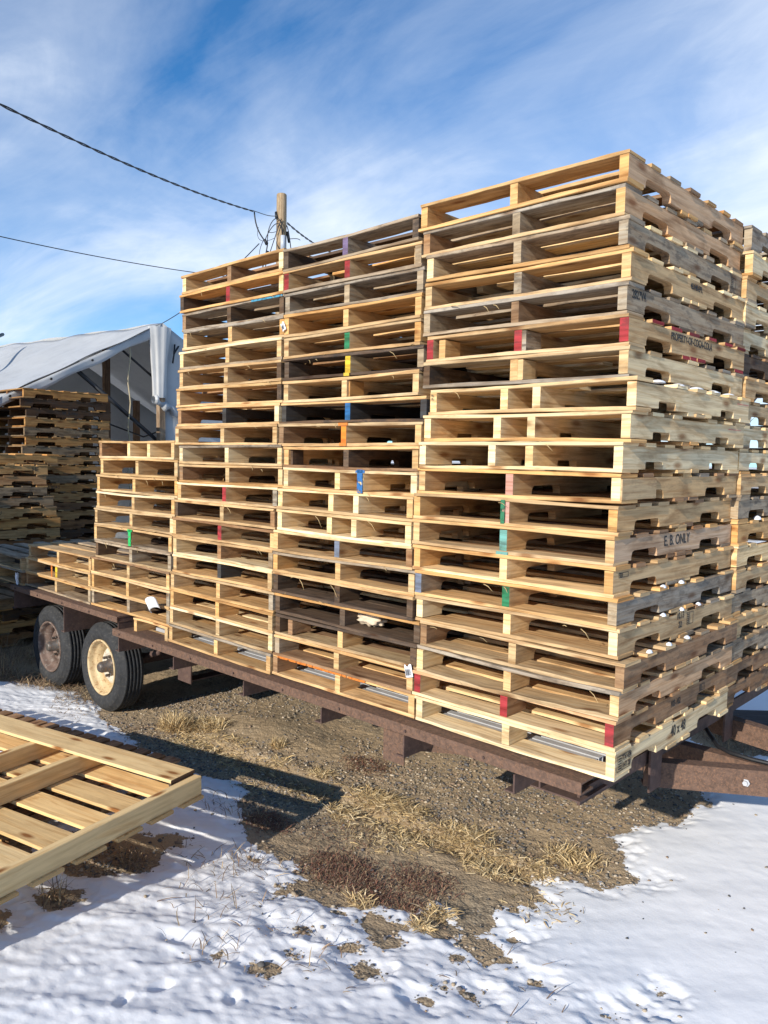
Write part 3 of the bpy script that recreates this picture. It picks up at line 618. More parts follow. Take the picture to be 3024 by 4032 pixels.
# left-handed guard: ex x ey should be +z
rf=random.Random(77)
FT=(.72,.51,.25,.02)
LEN,DEP=1.78,1.62
def fgp(mb,name,**k): return mb.build(name,FWOOD,fg)
for i,x in enumerate((0,.665,1.0,LEN-.04)):
    mb=MB(); mb.board((x,0.004,.0165),(x+.040,DEP,.1045),1,jit(FT,rf,.06),rf,8,.003,.003); fgp(mb,'stringer')
mb=MB(); mb.board((.048,-.004,.1055),(LEN,.150,.1215),0,jit(FT,rf,.04),rf,8,.003,.002,endtone=(.13,.08,.05,.5)); mb.board((.048,.002,.09),(.062,.148,.105),1,TN['D'],rf,2); fgp(mb,'lead_board')
y=.0
mb=MB()
while y<DEP:
    wd=rf.choice([.135,.14,.15]); mb.board((-.012,y,0),(LEN+.01,min(y+wd,DEP+.05),.0160),0,jit(FT,rf,.10),rf,8,.003,.002,endtone=(.50,.33,.15,.1)); y+=wd+rf.uniform(.045,.062)
fgp(mb,'slat_deck')
mb=MB()
for (x,y,a,b,h) in ((.80,.60,.10,.05,.03),(.74,.33,.03,.02,.01),(1.08,.40,.07,.06,.045),(1.05,.62,.06,.05,.03),(.72,.83,.05,.05,.02),(1.2,.2,.05,.03,.02)): 
    lump(x,y,.0165,a,b,h)
mb.build('snow_on_large_pallet',SNOWL); o=bpy.data.objects['snow_on_large_pallet']; o.matrix_world=fg.matrix_world.copy(); tag(o,'white snow left on slats of the large foreground pallet','snow',kind='stuff')
# two low pallets below it
LX,LY=.65,-.53
for k in range(2):
    e=empty('low_pallet',(0,0,0),0,label=('brown snow dusted pallet directly under the large foreground pallet','lowest brown pallet on the ground under the large foreground pallet')[k],cat='pallet',group='pallets under the large foreground pallet')
    O=F0+ex*(.95,LX)[k]+ey*(.05,LY)[k]+Vector((0,0,-.119-.1275*k))
    e.matrix_world=Matrix(((ex.x,ey.x,0,O.x),(ex.y,ey.y,0,O.y),(0,0,1,O.z),(0,0,0,1)))
    mb=MB(); x=0
    while x<1.9:
        mb.board((x,0,.1),(x+.088,1.1,.118),1,jit(TN['B'],rf,.2),rf,4,.003,.003,endtone=jit(TN['O'],rf,.1)); x+=.115
    mb.build('top_deck',WOOD,e)
    mb=MB(); x=0
    while x<1.9:
        mb.board((x,0,0),(x+.088,1.1,.016),1,jit(TN['B'],rf,.2),rf,4,.003,.003,endtone=jit(TN['O'],rf,.1)); x+=.33
    mb.build('bottom_deck',WOOD,e)
    for y in (.03,.52,1.03):
        mb=MB(); mb.board((0,y,.0165),(1.95,y+.038,.0995),0,jit(TN['B'],rf,.15),rf,4,.003,.002); mb.build('stringer',WOOD,e)
# ---------------------------------------------------------------- ground
def h2(ix,iy,seed):
    n=(ix.astype(np.int64)*374761393+iy.astype(np.int64)*668265263+seed*982451653)&0xffffffff
    n=((n^(n>>13))*1274126177)&0xffffffff; n=(n^(n>>16))&0xffffffff
    return n/4294967295.0
def vn(x,y,seed=0):
    ix=np.floor(x);iy=np.floor(y);fx=x-ix;fy=y-iy; fx=fx*fx*fx*(fx*(fx*6-15)+10);fy=fy*fy*fy*(fy*(fy*6-15)+10)
    a=h2(ix,iy,seed);b=h2(ix+1,iy,seed);c=h2(ix,iy+1,seed);d=h2(ix+1,iy+1,seed)
    return (a*(1-fx)+b*fx)*(1-fy)+(c*(1-fx)+d*fx)*fy-.5
def fbm(x,y,o=4,seed=0,g=.5):
    s=0;a=1;f=1
    for i in range(o): s=s+a*vn(x*f+17.3*i,y*f-9.1*i,seed+i);a*=g;f*=2.03
    return s
def sstep(a,b,x):
    t=np.clip((x-a)/(b-a),0,1); return t*t*(3-2*t)
BARE=[(-3.1,-.13),(-2.75,-.22),(-2.45,-.13),(-2.336,-0.024),(-1.874,-0.365),(-1.742,-0.427),(-1.64,-0.468),(-1.456,-0.487),(-1.366,-0.383),(-1.295,-0.515),(-1.227,-0.52),(-1.228,-0.67),(-1.14,-0.772),(-1.095,-0.682),(-1.026,-0.611),(-0.945,-0.585),(-0.92,-0.507),(-0.863,-0.386),(-0.751,-0.322),(-0.735,-0.225),(-0.614,-0.194),(-0.555,-0.229),(-0.406,-0.383),(-0.269,-0.399),(-0.229,-0.321),(-0.323,-0.285),(-0.403,-0.251),(-0.462,-0.087),(-0.537,-0.068),(-0.444,0.019),(-0.387,0.162),(-0.484,0.194),(-0.512,0.312),(-0.399,0.356),(-0.175,0.512),(-0.112,0.647),(-0.127,0.68),(-0.207,0.695),(-0.289,0.804),(-0.374,0.882),(-0.438,0.945),(-0.409,1.117),(-0.293,1.329),(-0.278,1.611),(-0.228,1.713),(-0.316,1.809),(-.6,2.5),(-9,2.9),(-12,1),(-8,-1.2),(-5.9,-.9),(-5.55,-.35),(-5.213,-0.18),(-5.06,-0.06),(-4.682,0.06),(-4.202,0.05),(-3.848,-0.10),(-3.492,-0.12)]
HOLES=[(-0.748,-1.074,0.052),(-0.869,-0.812,0.032),(-1.501,-0.59,0.034),(-0.729,-0.526,0.072),(-0.611,-0.335,0.051),(-0.523,-0.328,0.043),(-0.616,-0.612,0.029),(-0.513,-0.815,0.044),(-0.191,-0.605,0.027),(-0.075,-0.361,0.019),(0.256,-0.059,0.018),(0.241,-0.196,0.012),(0.194,-0.322,0.024),(-0.296,-0.171,0.03),(-0.371,-0.466,0.023),(-0.928,-1.173,0.02),(-0.768,-0.956,0.03),(-0.291,-0.773,0.01),(-0.278,-0.652,0.013),(-0.898,-0.595,0.014),(-0.65,-0.739,0.016),(-1.733,-1.06,.10),(-1.86,-.78,.09),(-1.62,-1.42,.11),(-1.60,-1.72,.09),(-1.95,-1.1,.3),(-2.3,-1.6,.4),(-.52,3.05,.5),(.3,3.4,.3)]
def basez(x,y): return -.70+.13*np.logaddexp(0,-(y+.2)*6)/6
def fields(x,y):
    n1=fbm(x*5,y*5,5,1); n2=fbm(x*22,y*22,3,7)
    # signed distance to BARE
    P=np.array(BARE); d=np.full(x.shape,1e9); ins=np.zeros(x.shape,bool)
    for i in range(len(P)):
        a=P[i];b=P[(i+1)%len(P)]; e=b-a; t=np.clip(((x-a[0])*e[0]+(y-a[1])*e[1])/(e@e),0,1)
        d=np.minimum(d,np.hypot(x-a[0]-t*e[0],y-a[1]-t*e[1]))
        c=((a[1]>y)!=(b[1]>y))&(x<(b[0]-a[0])*(y-a[1])/((b[1]-a[1])if b[1]!=a[1] else 1e-9)+a[0]); ins^=c
    sd_=np.where(ins,-d,d)
    for hx,hy,hr in HOLES:
        sd_=np.minimum(sd_,np.hypot(x-hx,(y-hy))-hr*.85)
    sd_=sd_+ n1*.075+n2*.045+fbm(x*70,y*70,2,9)*.018
    s=sstep(-.022,.030,sd_); thick=sstep(-.004,.12,sd_)
    far=sstep(6,14,np.hypot(x,y)); s=s*(1-far*sstep(.0,.2,fbm(x*.3,y*.3,3,5)))
    z=basez(x,y)
    # image-horizontal axis for the ripples
    u=x*.729+y*.684; v=-x*.684+y*.729
    near=sstep(.35,-.55,y+.55*x*.6+.1)  # trampled zone
    tr_=near*(.034*np.abs(fbm(u*1.5,v*6.5,3,21))+.010*fbm(u*5,v*9,3,31)+.006*fbm(u*22,v*26,3,41))+.022*fbm(u*.7,v*13,2,33)*sstep(-.55,-1.0,y+.55*x*.6+.1)
    smooth_=.010*fbm(u*1.4,v*3,3,51)+.0025*fbm(x*12,y*12,4,61)
    z=z+thick*(.016+smooth_+tr_*.36+.006*fbm(x*38,y*38,3,71)*(.12+.8*near))
    z=z+(1-thick)*(.010*fbm(x*6,y*6,4,81)+.006*fbm(x*40,y*40,2,91))
    # mound by the wheel and wheel ruts parallel to the trailer
    z=z+.05*np.exp(-(((x+2.9)/.55)**2+((y-.62)/.30)**2)) 
    yr=.18+.10*(x+3)/2.5; z=z-.022*np.exp(-((y-yr)/.06)**2)*sstep(-3.4,-3.0,x)*sstep(-.3,-.6,x)+.012*np.exp(-((y-yr-.13)/.06)**2)*sstep(-3.4,-3.0,x)*sstep(-.3,-.6,x)
    rf2=np.random.RandomState(5)
    for k in range(46):
        fx,fy=rf2.uniform(-1.9,.9),rf2.uniform(-1.6,.35)
        if fy>-.35+ (-fx)*.2 and fx>-.6: continue
        a=rf2.uniform(0,6.28);ca,sa=math.cos(a),math.sin(a);dx=(x-fx)*ca+(y-fy)*sa;dy=-(x-fx)*sa+(y-fy)*ca
        L=rf2.uniform(.03,.10);q=(dx/L)**2+(dy/(L*.45))**2
        z=z+thick*(-.014*np.exp(-q*1.2)+.004*np.exp(-(np.sqrt(q)-1.5)**2*3))
    # bare earth around the holes sits lower
    return z,s,sd_
def graded(lo,hi,step,far):
    a=list(np.arange(lo,hi,step)); s=step
    while a[-1]<far: s*=1.16; a.append(a[-1]+s)
    b=[];s=step;p=lo
    while p>-far: s*=1.16; p-=s; b.append(p)
    return np.array(b[::-1]+a)
gx=graded(-4.7,1.3,.0105,500); gy=graded(-2.1,2.3,.0105,500)
X,Y=np.meshgrid(gx,gy,indexing='ij'); Z,SN,SDF=fields(X,Y)
nx,ny=X.shape
me=bpy.data.meshes.new('ground'); me.vertices.add(nx*ny); me.vertices.foreach_set('co',np.stack([X,Y,Z],-1).astype(np.float32).ravel())
ii,jj=np.meshgrid(np.arange(nx-1),np.arange(ny-1),indexing='ij'); a=(ii*ny+jj).ravel(); q=np.stack([a,a+ny,a+ny+1,a+1],-1).astype(np.int32)
me.loops.add(q.size); me.loops.foreach_set('vertex_index',q.ravel()); me.polygons.add(len(q)); me.polygons.foreach_set('loop_start',np.arange(len(q),dtype=np.int32)*4)
me.polygons.foreach_set('use_smooth',np.ones(len(q),bool)); me.update(calc_edges=True)
at=me.attributes.new('snow','FLOAT','POINT'); at.data.foreach_set('value',SN.astype(np.float32).ravel())
gr=bpy.data.objects.new('ground',me); COL.objects.link(gr); gr['kind']='structure'
m,nt,b=mat('ground'); tcn=N(nt,'ShaderNodeTexCoord'); ob=tcn.outputs['Object']; an=N(nt,'ShaderNodeAttribute',attribute_name='snow')
vo=N(nt,'ShaderNodeTexVoronoi'); lk(nt,ob,vo.inputs['Vector']); vo.inputs['Scale'].default_value=85
vo2=N(nt,'ShaderNodeTexVoronoi'); lk(nt,ob,vo2.inputs['Vector']); vo2.inputs['Scale'].default_value=38
sepv=N(nt,'ShaderNodeSeparateColor'); lk(nt,vo.outputs['Color'],sepv.inputs[0])
cg=ramp(nt,sepv.outputs[0],[(0,(.10,.085,.07)),(.35,(.22,.175,.12)),(.7,(.34,.265,.175)),(1,(.46,.38,.26))])
cs=ramp(nt,noise(nt,ob,160,3,.6),[(.3,(.29,.215,.135)),(.7,(.46,.345,.215))])
big=noise(nt,ob,2.2,5,.6); bare=mix(nt,ramp(nt,big,[(.36,(.15,.15,.15)),(.52,(1,1,1))]),cg,cs)
dk=noise(nt,ob,5,5,.6); bare=mix(nt,ramp(nt,dk,[(.54,(0,0,0)),(.72,(.45,.45,.45))]),bare,(.11,.085,.058))
sn=noise(nt,ob,60,4,.7); snc=mix(nt,ramp(nt,noise(nt,ob,7,5,.6),[(.55,(0,0,0)),(.8,(.35,.35,.35))]),(.86,.865,.875),(.74,.735,.73))
sf=mth(nt,'ADD',an.outputs['Fac'],mth(nt,'MULTIPLY',mth(nt,'SUBTRACT',sn,.5),1.3)); sf=ramp(nt,sf,[(.42,(0,0,0)),(.56,(1,1,1))])
lk(nt,mix(nt,sf,bare,snc),b.inputs['Base Color']); b.inputs['Roughness'].default_value=.8; b.inputs['Specular IOR Level'].default_value=.2
hb=mth(nt,'ADD',mth(nt,'MULTIPLY',vo.outputs['Distance'],-1.0),mth(nt,'MULTIPLY',vo2.outputs['Distance'],-.8))
hs=mth(nt,'MULTIPLY',noise(nt,ob,90,6,.6),.32)
hm=N(nt,'ShaderNodeMix',data_type='FLOAT'); lk(nt,sf,hm.inputs[0]); lk(nt,hb,hm.inputs[2]); lk(nt,hs,hm.inputs[3])
bump(nt,b,hm.outputs[0],.5,.006); gr.data.materials.append(m)
# grid sampler
def gz(x,y):
    i=np.clip(np.searchsorted(gx,x)-1,0,nx-2); j=np.clip(np.searchsorted(gy,y)-1,0,ny-2); return Z[i,j],SN[i,j]
# pebbles
def mass_object(name,V,F,cols,matl,label,cat=None,smooth=False):
    me=bpy.data.meshes.new(name); V=np.asarray(V,dtype=np.float32); F=np.asarray(F,dtype=np.int32); k=F.shape[1]
    me.vertices.add(len(V)); me.vertices.foreach_set('co',V.ravel()); me.loops.add(F.size); me.loops.foreach_set('vertex_index',F.ravel())
    me.polygons.add(len(F)); me.polygons.foreach_set('loop_start',np.arange(len(F),dtype=np.int32)*k)
    me.polygons.foreach_set('use_smooth',np.full(len(F),smooth)); me.update(calc_edges=True)
    ca=me.color_attributes.new('tint','FLOAT_COLOR','POINT'); ca.data.foreach_set('color',np.asarray(cols,dtype=np.float32).ravel())
    me.materials.append(matl); o=bpy.data.objects.new(name,me); COL.objects.link(o); return tag(o,label,cat,kind='stuff')
rs=np.random.RandomState(11)
t=(1+5**.5)/2; ico=np.array([(-1,t,0),(1,t,0),(-1,-t,0),(1,-t,0),(0,-1,t),(0,1,t),(0,-1,-t),(0,1,-t),(t,0,-1),(t,0,1),(-t,0,-1),(-t,0,1)])/1.9
icf=np.array([(0,11,5),(0,5,1),(0,1,7),(0,7,10),(0,10,11),(1,5,9),(5,11,4),(11,10,2),(10,7,6),(7,1,8),(3,9,4),(3,4,2),(3,2,6),(3,6,8),(3,8,9),(4,9,5),(2,4,11),(6,2,10),(8,6,7),(9,8,1)])
M_=90000; px=rs.uniform(-4.0,.6,M_); py=rs.uniform(-1.3,2.3,M_); pz,ps=gz(px,py)
dens=fbm(px*1.6,py*1.6,4,3)+.22*(px>-1.6)*(py>.3)+.12; keep=((ps<.3)&(rs.rand(M_)<np.clip(.25+dens*1.6,.04,1)))|((ps>.3)&(rs.rand(M_)<.006))|((ps>.05)&(ps<.95)&(rs.rand(M_)<.3)); px,py,pz=px[keep],py[keep],pz[keep]; n=min(len(px),22000); px,py,pz=px[:n],py[:n],pz[:n]
sz=.0028+.0065*rs.rand(n)**2.6+ (rs.rand(n)<.02)*.006
V=ico[None]*(1+rs.uniform(-.22,.22,(n,12,1)))*np.stack([sz*rs.uniform(.8,1.5,n),sz*rs.uniform(.7,1.2,n),sz*rs.uniform(.45,.8,n)],-1)[:,None,:]
ca=rs.uniform(0,6.28,n); c_,s_=np.cos(ca)[:,None],np.sin(ca)[:,None]; V=np.stack([V[...,0]*c_-V[...,1]*s_,V[...,0]*s_+V[...,1]*c_,V[...,2]],-1)+np.stack([px,py,pz+sz*.2],-1)[:,None,:]
pal=np.array([(.09,.085,.08),(.20,.17,.13),(.32,.25,.17),(.42,.35,.26),(.14,.13,.13),(.26,.18,.12)]); pc=pal[rs.randint(0,6,n)]*rs.uniform(.75,1.2,(n,1)); pc=np.concatenate([pc,np.ones((n,1))],1)
ms,nt,b=mat('pebble'); at=N(nt,'ShaderNodeAttribute',attribute_name='tint'); lk(nt,at.outputs['Color'],b.inputs['Base Color']); b.inputs['Roughness'].default_value=.75
mass_object('gravel',V.reshape(-1,3),(icf[None]+np.arange(n)[:,None,None]*12).reshape(-1,3),np.repeat(pc,12,0),ms,'small grey and tan gravel stones scattered beside the trailer','gravel',True)
# blades: ribbons with three segments
def blades(name,label,cat,spots,matl,seed,pal,wid=(.0012,.0026),snowmax=2):
    rs=np.random.RandomState(seed); Vs=[];Fs=[];Cs=[];b0=0
    for (x,y,r,n,L,lift,up_) in spots:
        a=rs.uniform(0,6.28,n); q=r*np.sqrt(rs.rand(n))*(.55+.6*rs.rand(n)); bx=x+q*np.cos(a); by=y+q*np.sin(a)*.75; bz,_=gz(bx,by)
        th=rs.uniform(0,6.28,n); ln=L*rs.uniform(.4,1.3,n); bend=rs.uniform(-.9,.9,n); w=rs.uniform(wid[0],wid[1],n)
        pts=[];px_,py_,pz_=bx,by,bz+.002
        tilt=rs.uniform(0,lift,n)+up_*rs.rand(n)
        dirz=tilt
        for k in range(4):
            pts.append(np.stack([px_,py_,pz_],-1)); tt=th+bend*k/3; s=ln/3
            px_=px_+np.cos(tt)*s*np.cos(dirz);py_=py_+np.sin(tt)*s*np.cos(dirz);pz_=pz_+np.sin(dirz)*s; dirz=dirz-.25*rs.rand(n)*(1+up_)
        P=np.stack(pts,1); nrm=np.stack([-np.sin(th),np.cos(th),rs.uniform(-.6,.6,n)],-1)[:,None,:]*w[:,None,None]*np.array([1,1,.8,.3])[None,:,None]
        VV=np.concatenate([P-nrm,P+nrm],1) # n,8,3
        idx=b0+np.arange(n)[:,None]*8
        for k in range(3): Fs.append(np.concatenate([idx+k,idx+k+1,idx+k+5,idx+k+4],1))
        c=np.array(pal)[rs.randint(0,len(pal),n)]*rs.uniform(.6,1.25,(n,1)); Cs.append(np.repeat(np.concatenate([c,np.ones((n,1))],1),8,0)); Vs.append(VV.reshape(-1,3)); b0+=8*n
    mass_object(name,np.concatenate(Vs),np.concatenate(Fs),np.concatenate(Cs),matl,label,cat)
straw=[(-1.582,.367,.19,650,.06,.5,0),(-1.614,.124,.11,250,.055,.5,0),(-.976,.358,.20,900,.06,.5,0),(-.707,.26,.18,650,.055,.5,0),(-.468,.581,.15,480,.06,.6,.3),(-2.575,.445,.05,110,.07,.8,.7),(-2.849,.236,.22,380,.05,.4,0),(-2.4,.26,.16,260,.05,.4,0),(-2.078,.38,.10,200,.05,.4,.2),(-1.369,.374,.14,420,.06,.5,0),(-.53,.365,.11,220,.05,.4,0),(-1.2,.22,.2,360,.05,.4,0),(-3.40,.20,.14,700,.10,.9,.6),(-3.25,.36,.16,520,.09,.6,.25),(-3.1,.15,.25,500,.05,.4,0),(-2.6,.15,.2,260,.05,.3,0),(-2.2,.1,.3,220,.045,.3,0),(-1.3,.1,.3,300,.045,.3,0),(-1.9,.2,.25,260,.05,.3,0),(-.62,-.27,.07,150,.05,.5,.3),(-.60,-.40,.05,90,.05,.5,.2),(-.9,-.45,.08,80,.05,.7,.4),(-.35,.1,.2,60,.04,.3,0)]
STPAL=[(.72,.54,.28),(.60,.43,.20),(.46,.32,.15),(.78,.62,.37),(.34,.23,.12)]
straw=[(a,b_,c,int(d*1.7),e,f,g) for a,b_,c,d,e,f,g in straw]
blades('dry_straw','matted pale yellow straw lying along the gravel beside the trailer','straw',straw,ms,21,STPAL,(.0012,.0028))
red=[(-1.982,.678,.20,1100,.022,.9,.0),(-1.787,-.251,.16,1500,.022,.9,.1),(-1.151,-.32,.25,2500,.022,1.0,.1),(-.845,-.116,.20,1200,.022,.9,.0),(-.898,-.35,.14,800,.022,.9,.0),(-.736,-.301,.09,350,.022,.9,.0),(-1.4,-.1,.3,500,.02,.8,0)]
blades('red_weeds','low reddish brown dried weeds at the snow edge','weeds',red,ms,22,[(.16,.065,.042),(.22,.10,.06),(.12,.06,.04),(.34,.23,.13),(.20,.13,.08)],(.0010,.0020))
tw=[(-5.55,-.25,.30,420,.22,.8,.9),(-5.2,-.05,.30,400,.12,.6,.6),(-4.9,.05,.25,300,.10,.6,.5),(-6.1,.1,.4,400,.2,.8,.8),(-4.5,.0,.25,200,.09,.4,.4),(-1.62,-1.46,.10,60,.12,.5,1.3),(-1.73,-1.05,.10,90,.09,.5,1.0),(-1.55,-1.75,.08,30,.1,.5,1.2),(-1.55,-.75,.25,60,.08,.5,.8),(-1.25,-1.0,.3,40,.09,.5,.9),(-.97,-1.15,.2,25,.08,.5,.9),(-1.4,-.6,.2,60,.06,.5,.7),(-2.0,-.3,.25,90,.08,.5,.8),(-.5,2.9,.4,420,.16,.7,.5),(.1,3.2,.3,200,.16,.7,.4),(-.7,-.9,.4,40,.06,.5,.7),(-.2,-.55,.5,24,.05,.5,.6),(-4.2,-.15,.3,120,.06,.4,.3),(-3.5,-.05,.25,120,.06,.4,.3)]
blades('dry_weeds','dry brown weed stems poking through snow and bare earth','weeds',tw,ms,23,[(.30,.20,.11),(.22,.14,.08),(.40,.29,.16),(.16,.10,.065)],(.0011,.0022))
# dark debris planks behind the tongue
for k,(x,y,z,rzz,L) in enumerate(((-.15,3.35,-.62,.6,1.3),(.35,3.9,-.64,.2,1.1))):
    mb=MB(); mb.board((-L/2,-.14,0),(L/2,.14,.04),0,(.055,.055,.06,.3),rf,6,.004,.01); o=mb.build('old_plank',WOOD); o.location=(x,y,z); o.rotation_euler=(0.06,0,rzz)
    tag(o,('dark old plank lying in snow behind the rear corner stack','darker plank farther back in snow behind the tongue')[k],'plank',group='old planks in the snow')
# ---------------------------------------------------------------- tarp shelter
sh=empty('tarp_shelter',(-9,3.4,-.7),label='open ended grey tarp shelter on wooden posts behind the left stacks',cat='shelter')
def tpp(mb,name,m,th=0):
    o=mb.build(name,m,sh); o.location=(9,-3.4,.7)
    if th: mo=o.modifiers.new('s','SOLIDIFY'); mo.thickness=th; mo.offset=0
    return o
PK=Vector((-9.0,3.44,3.15)); EV=Vector((-9.12,.30,1.50))
def roofz(u,v):
    # u along -x, v from ridge (0) to eave (1)
    x=-8.98-u*8.0; p=PK.lerp(EV,v)
    sag=-.05*math.sin(math.pi*v)*(.6+.4*math.sin(u*9))-.03*math.sin(math.pi*min(1,u*3.2%1))*(1-v*.4)
    return (x+.04*math.sin(9*v)*(u<.01),p.y,p.z+.06*(1-v)*u*4+sag*(1 if u>0 else .25)+.012*math.sin(40*u+6*v)+.01*math.sin(23*v+9*u))
mb=MB(); sheet(mb,roofz,60,30); tpp(mb,'front_roof_sheet',TARP,.004)
def roofb(u,v):
    x=-8.98-u*8.0; p=PK.lerp(Vector((-9,6.2,1.55)),v); return (x,p.y,p.z+.24*(1-v)*u-.08*math.sin(math.pi*v)+.012*math.sin(30*u+5*v))
mb=MB(); sheet(mb,roofb,30,20); tpp(mb,'back_roof_sheet',TARP,.004)
# rolled hem hanging along the gable rake
mb=MB(); sheet(mb,lambda u,v:(-8.975+.01*math.sin(30*u),PK.lerp(EV,u).y,PK.lerp(EV,u).z-.03*math.sin(math.pi*u)-.13*v-.015*math.sin(25*u)*v),60,3); tpp(mb,'rake_hem',TARP,.004)
mb=MB(); sheet(mb,lambda u,v:(-8.97-.02*math.sin(8*v),3.44+u*2.6,PK.z-u*1.5-v*(2.4-1.5*u)*1.0+.0),14,20)
tpp(mb,'gable_panel',TARP,.004)
# inner back wall and side
mb=MB(); sheet(mb,lambda u,v:(-9.1-u*7.8,6.15+.05*math.sin(20*u),1.6-v*2.3),30,8); tpp(mb,'back_wall_sheet',TARP,.004)
mb=MB(); sheet(mb,lambda u,v:(-12.2+.08*math.sin(9*u)*v-.05*math.sin(4*u+3*v),.2+u*5.9,(3.05-abs(u*5.9-3.2)*.58)-v*(3.9-abs(u*5.9-3.2)*.5)),26,16); tpp(mb,'inner_curtain',TARP,.004)
# centre post with sleeve and ruffle
mb=MB(); mb.board((-9.02,3.36,-.7),(-8.93,3.46,3.05),2,(.30,.22,.15,.2),rf,8,.004,.004); tpp(mb,'post',OLDW)
for (x,y,z) in ((-10.2,.75,1.55),(-10.6,3.4,2.9),(-9.9,1.35,1.88),(-11.8,4.6,2.2)):
    mb=MB(); mb.board((x-.04,y-.05,-.7),(x+.04,y+.05,z),2,(.22,.14,.09,.2),rf,6,.004,.004); tpp(mb,'post',OLDW)
mb=MB()
def sleeve(u,v):
    a=u*2*math.pi; r=.135+.02*math.sin(3*a+2*v)+.012*math.sin(7*a)-.035*v+.03*(1-v)**3
    return (-8.98+r*.7*math.cos(a),3.40+r*math.sin(a)+.0,3.08-1.02*v)
sheet(mb,sleeve,36,14); tpp(mb,'post_sleeve',TARP)
mb=MB()
def ruffle(u,v):
    a=v*2*math.pi; y=3.22+.62*u; r=.055+.018*math.sin(26*u); return (-8.86+r*math.cos(a)+.015*math.sin(31*u),y,2.02-.26*u+.02*math.sin(19*u)+r*math.sin(a))
sheet(mb,ruffle,50,10); tpp(mb,'gathered_hem',TARP)
mb=MB(); mb.tube([(-9.1,2.2,2.36),(-9.1,3.3,1.53),(-9.1,3.9,1.05)],.032,8); mb.tube([(-9.1,2.85,2.72),(-9.1,3.42,2.32)],.018,8); tpp(mb,'strut',BLACK)
mb=MB(); mb.tube([(-9.02,2.93+.02*math.sin(k*1.3),2.80-k*.14) for k in range(18)],.011,6); tpp(mb,'hanging_rope',ROPE)
mb=MB(); mb.tube([(-13.2,2.8,3.30),(-11.2,1.2,2.55),(-9.6,-.35,1.75)],.03,6); tpp(mb,'roof_strap',simple('green_strap',(.05,.09,.10),.6))
mb=MB()
for (x,y,z) in ((-8.97,1.22,1.90),(-8.97,1.72,2.16),(-8.97,2.30,2.46)): mb.lathe([(0,0),(.016,0),(.016,.006),(0,.006)],0,0,0,10); 
mb=MB()
for (y,z) in ((1.25,1.94),(1.78,2.20),(2.35,2.50)): mb.tube([(-8.955,y,z),(-8.945,y,z)],.017,10)
tpp(mb,'grommets',BLACK)
mb=MB(); mb.tube([(-8.94,3.62,2.86),(-8.93,3.60,2.70),(-8.93,3.58,2.58)],.014,6); mb.tube([(-8.93,3.60,2.72),(-8.93,3.68,2.84)],.014,6); tpp(mb,'clamp',BLACK)
for (a,b,c) in (((-10.6,3.3,1.6),(-9.6,2.6,1.45),(-8.9,1.9,1.62)),((-10.3,4.4,1.7),(-9.8,3.6,1.5),(-9.2,2.4,1.75))):
    mb=MB(); mb.tube([a,b,c],.012,6); tpp(mb,'tie_rope',BLACK)
# ---------------------------------------------------------------- made-up shed, added out of view to shade the rear end
shed=empty('added_shade_shed',(-7.33,-2.6,-.6),label='low corrugated stand-in shed added left of the trailer, unseen, to shade its rear',cat='shed')
mb=MB(); prof=[(-2.29+k*.1145,-1.25+(.012 if k%2 else -.012)) for k in range(41)]
for (a,b) in zip(prof[:-1],prof[1:]): mb.add([(a[0],a[1]+2.42,0),(b[0],b[1]+2.42,0),(b[0],b[1]+2.42,2.05),(a[0],a[1]+2.42,2.05)],[[0,1,2,3]])
mb.box((-2.30,-1.24,0),(2.30,1.15,2.05)); mb.build('wall',GALV,shed)
mb=MB(); mb.box((-2.35,-1.32,2.05),(2.31,1.22,2.11)); mb.build('roof',GALV,shed)
mb=MB(); mb.box((2.301,-.5,.05),(2.32,.4,1.9)); mb.build('door',DRUST,shed)
# ---------------------------------------------------------------- utility pole and cables
up_=empty('utility_pole',(-13.48,9.31,-.7),label='weathered round wooden utility pole rising behind the third tall stack',cat='utility pole')
PX=Vector((-13.48,9.31,0))
mb=MB(); mb.tube([PX+Vector((0,0,z)) for z in (-.7,2,4,6,7.0,7.40,7.42)],[.15,.14,.13,.122,.120,.118,.10],20,(.36,.27,.17,.15)); pole=mb.build('pole_shaft',OLDW,up_); pole.location=(13.48,-9.31,.7)
def upp(mb,name,m): 
    o=mb.build(name,m,up_); o.location=(13.48,-9.31,.7); return o
Rv=rt.copy(); Fv=Vector((fw.x,fw.y,0)).normalized()
def PP(r,z,d=-.16): return PX+Rv*r+Fv*d+Vector((0,0,z))
mb=MB(); mb.tube([PP(.06,3.0,-.14),PP(.06,6.0,-.14),PP(.06,6.08,-.14)],.05,12); mb.tube([PP(.06,6.06,-.14),PP(.06,6.42,-.14)],.058,12); upp(mb,'conduit',CONDUIT)
mb=MB(); mb.box((PX.x-.03,PX.y-.02,0),(PX.x-.02,PX.y-.01,.01)); 
mb=MB(); mb.tube([PP(-.12,6.98,-.05),PP(-.10,6.82,-.12)],.035,8); upp(mb,'insulator',BLACK)
mb=MB(); mb.tube([PP(.10,5.68,-.13),PP(-.01,5.68,-.16)],.012,6); upp(mb,'conduit_clip',CONDUIT)
mb=MB()
def wire(pts,r=.011): mb.tube(pts,r,5)
def bez(a,b,c,d,n=12):
    out=[]
    for i in range(n+1):
        t=i/n; out.append(a*(1-t)**3+b*3*t*(1-t)**2+c*3*t*t*(1-t)+d*t**3)
    return out
E1=PP(-.62,6.95)
wire(bez(E1,PP(-.6,6.7),PP(-.55,6.5),PP(-.36,6.28)),.017); wire(bez(PP(.05,6.42),PP(.0,7.0),PP(-.3,6.5),PP(-.36,6.3))); wire(bez(PP(.06,6.42),PP(.05,7.1),PP(-.35,6.8),PP(-.30,6.2)))
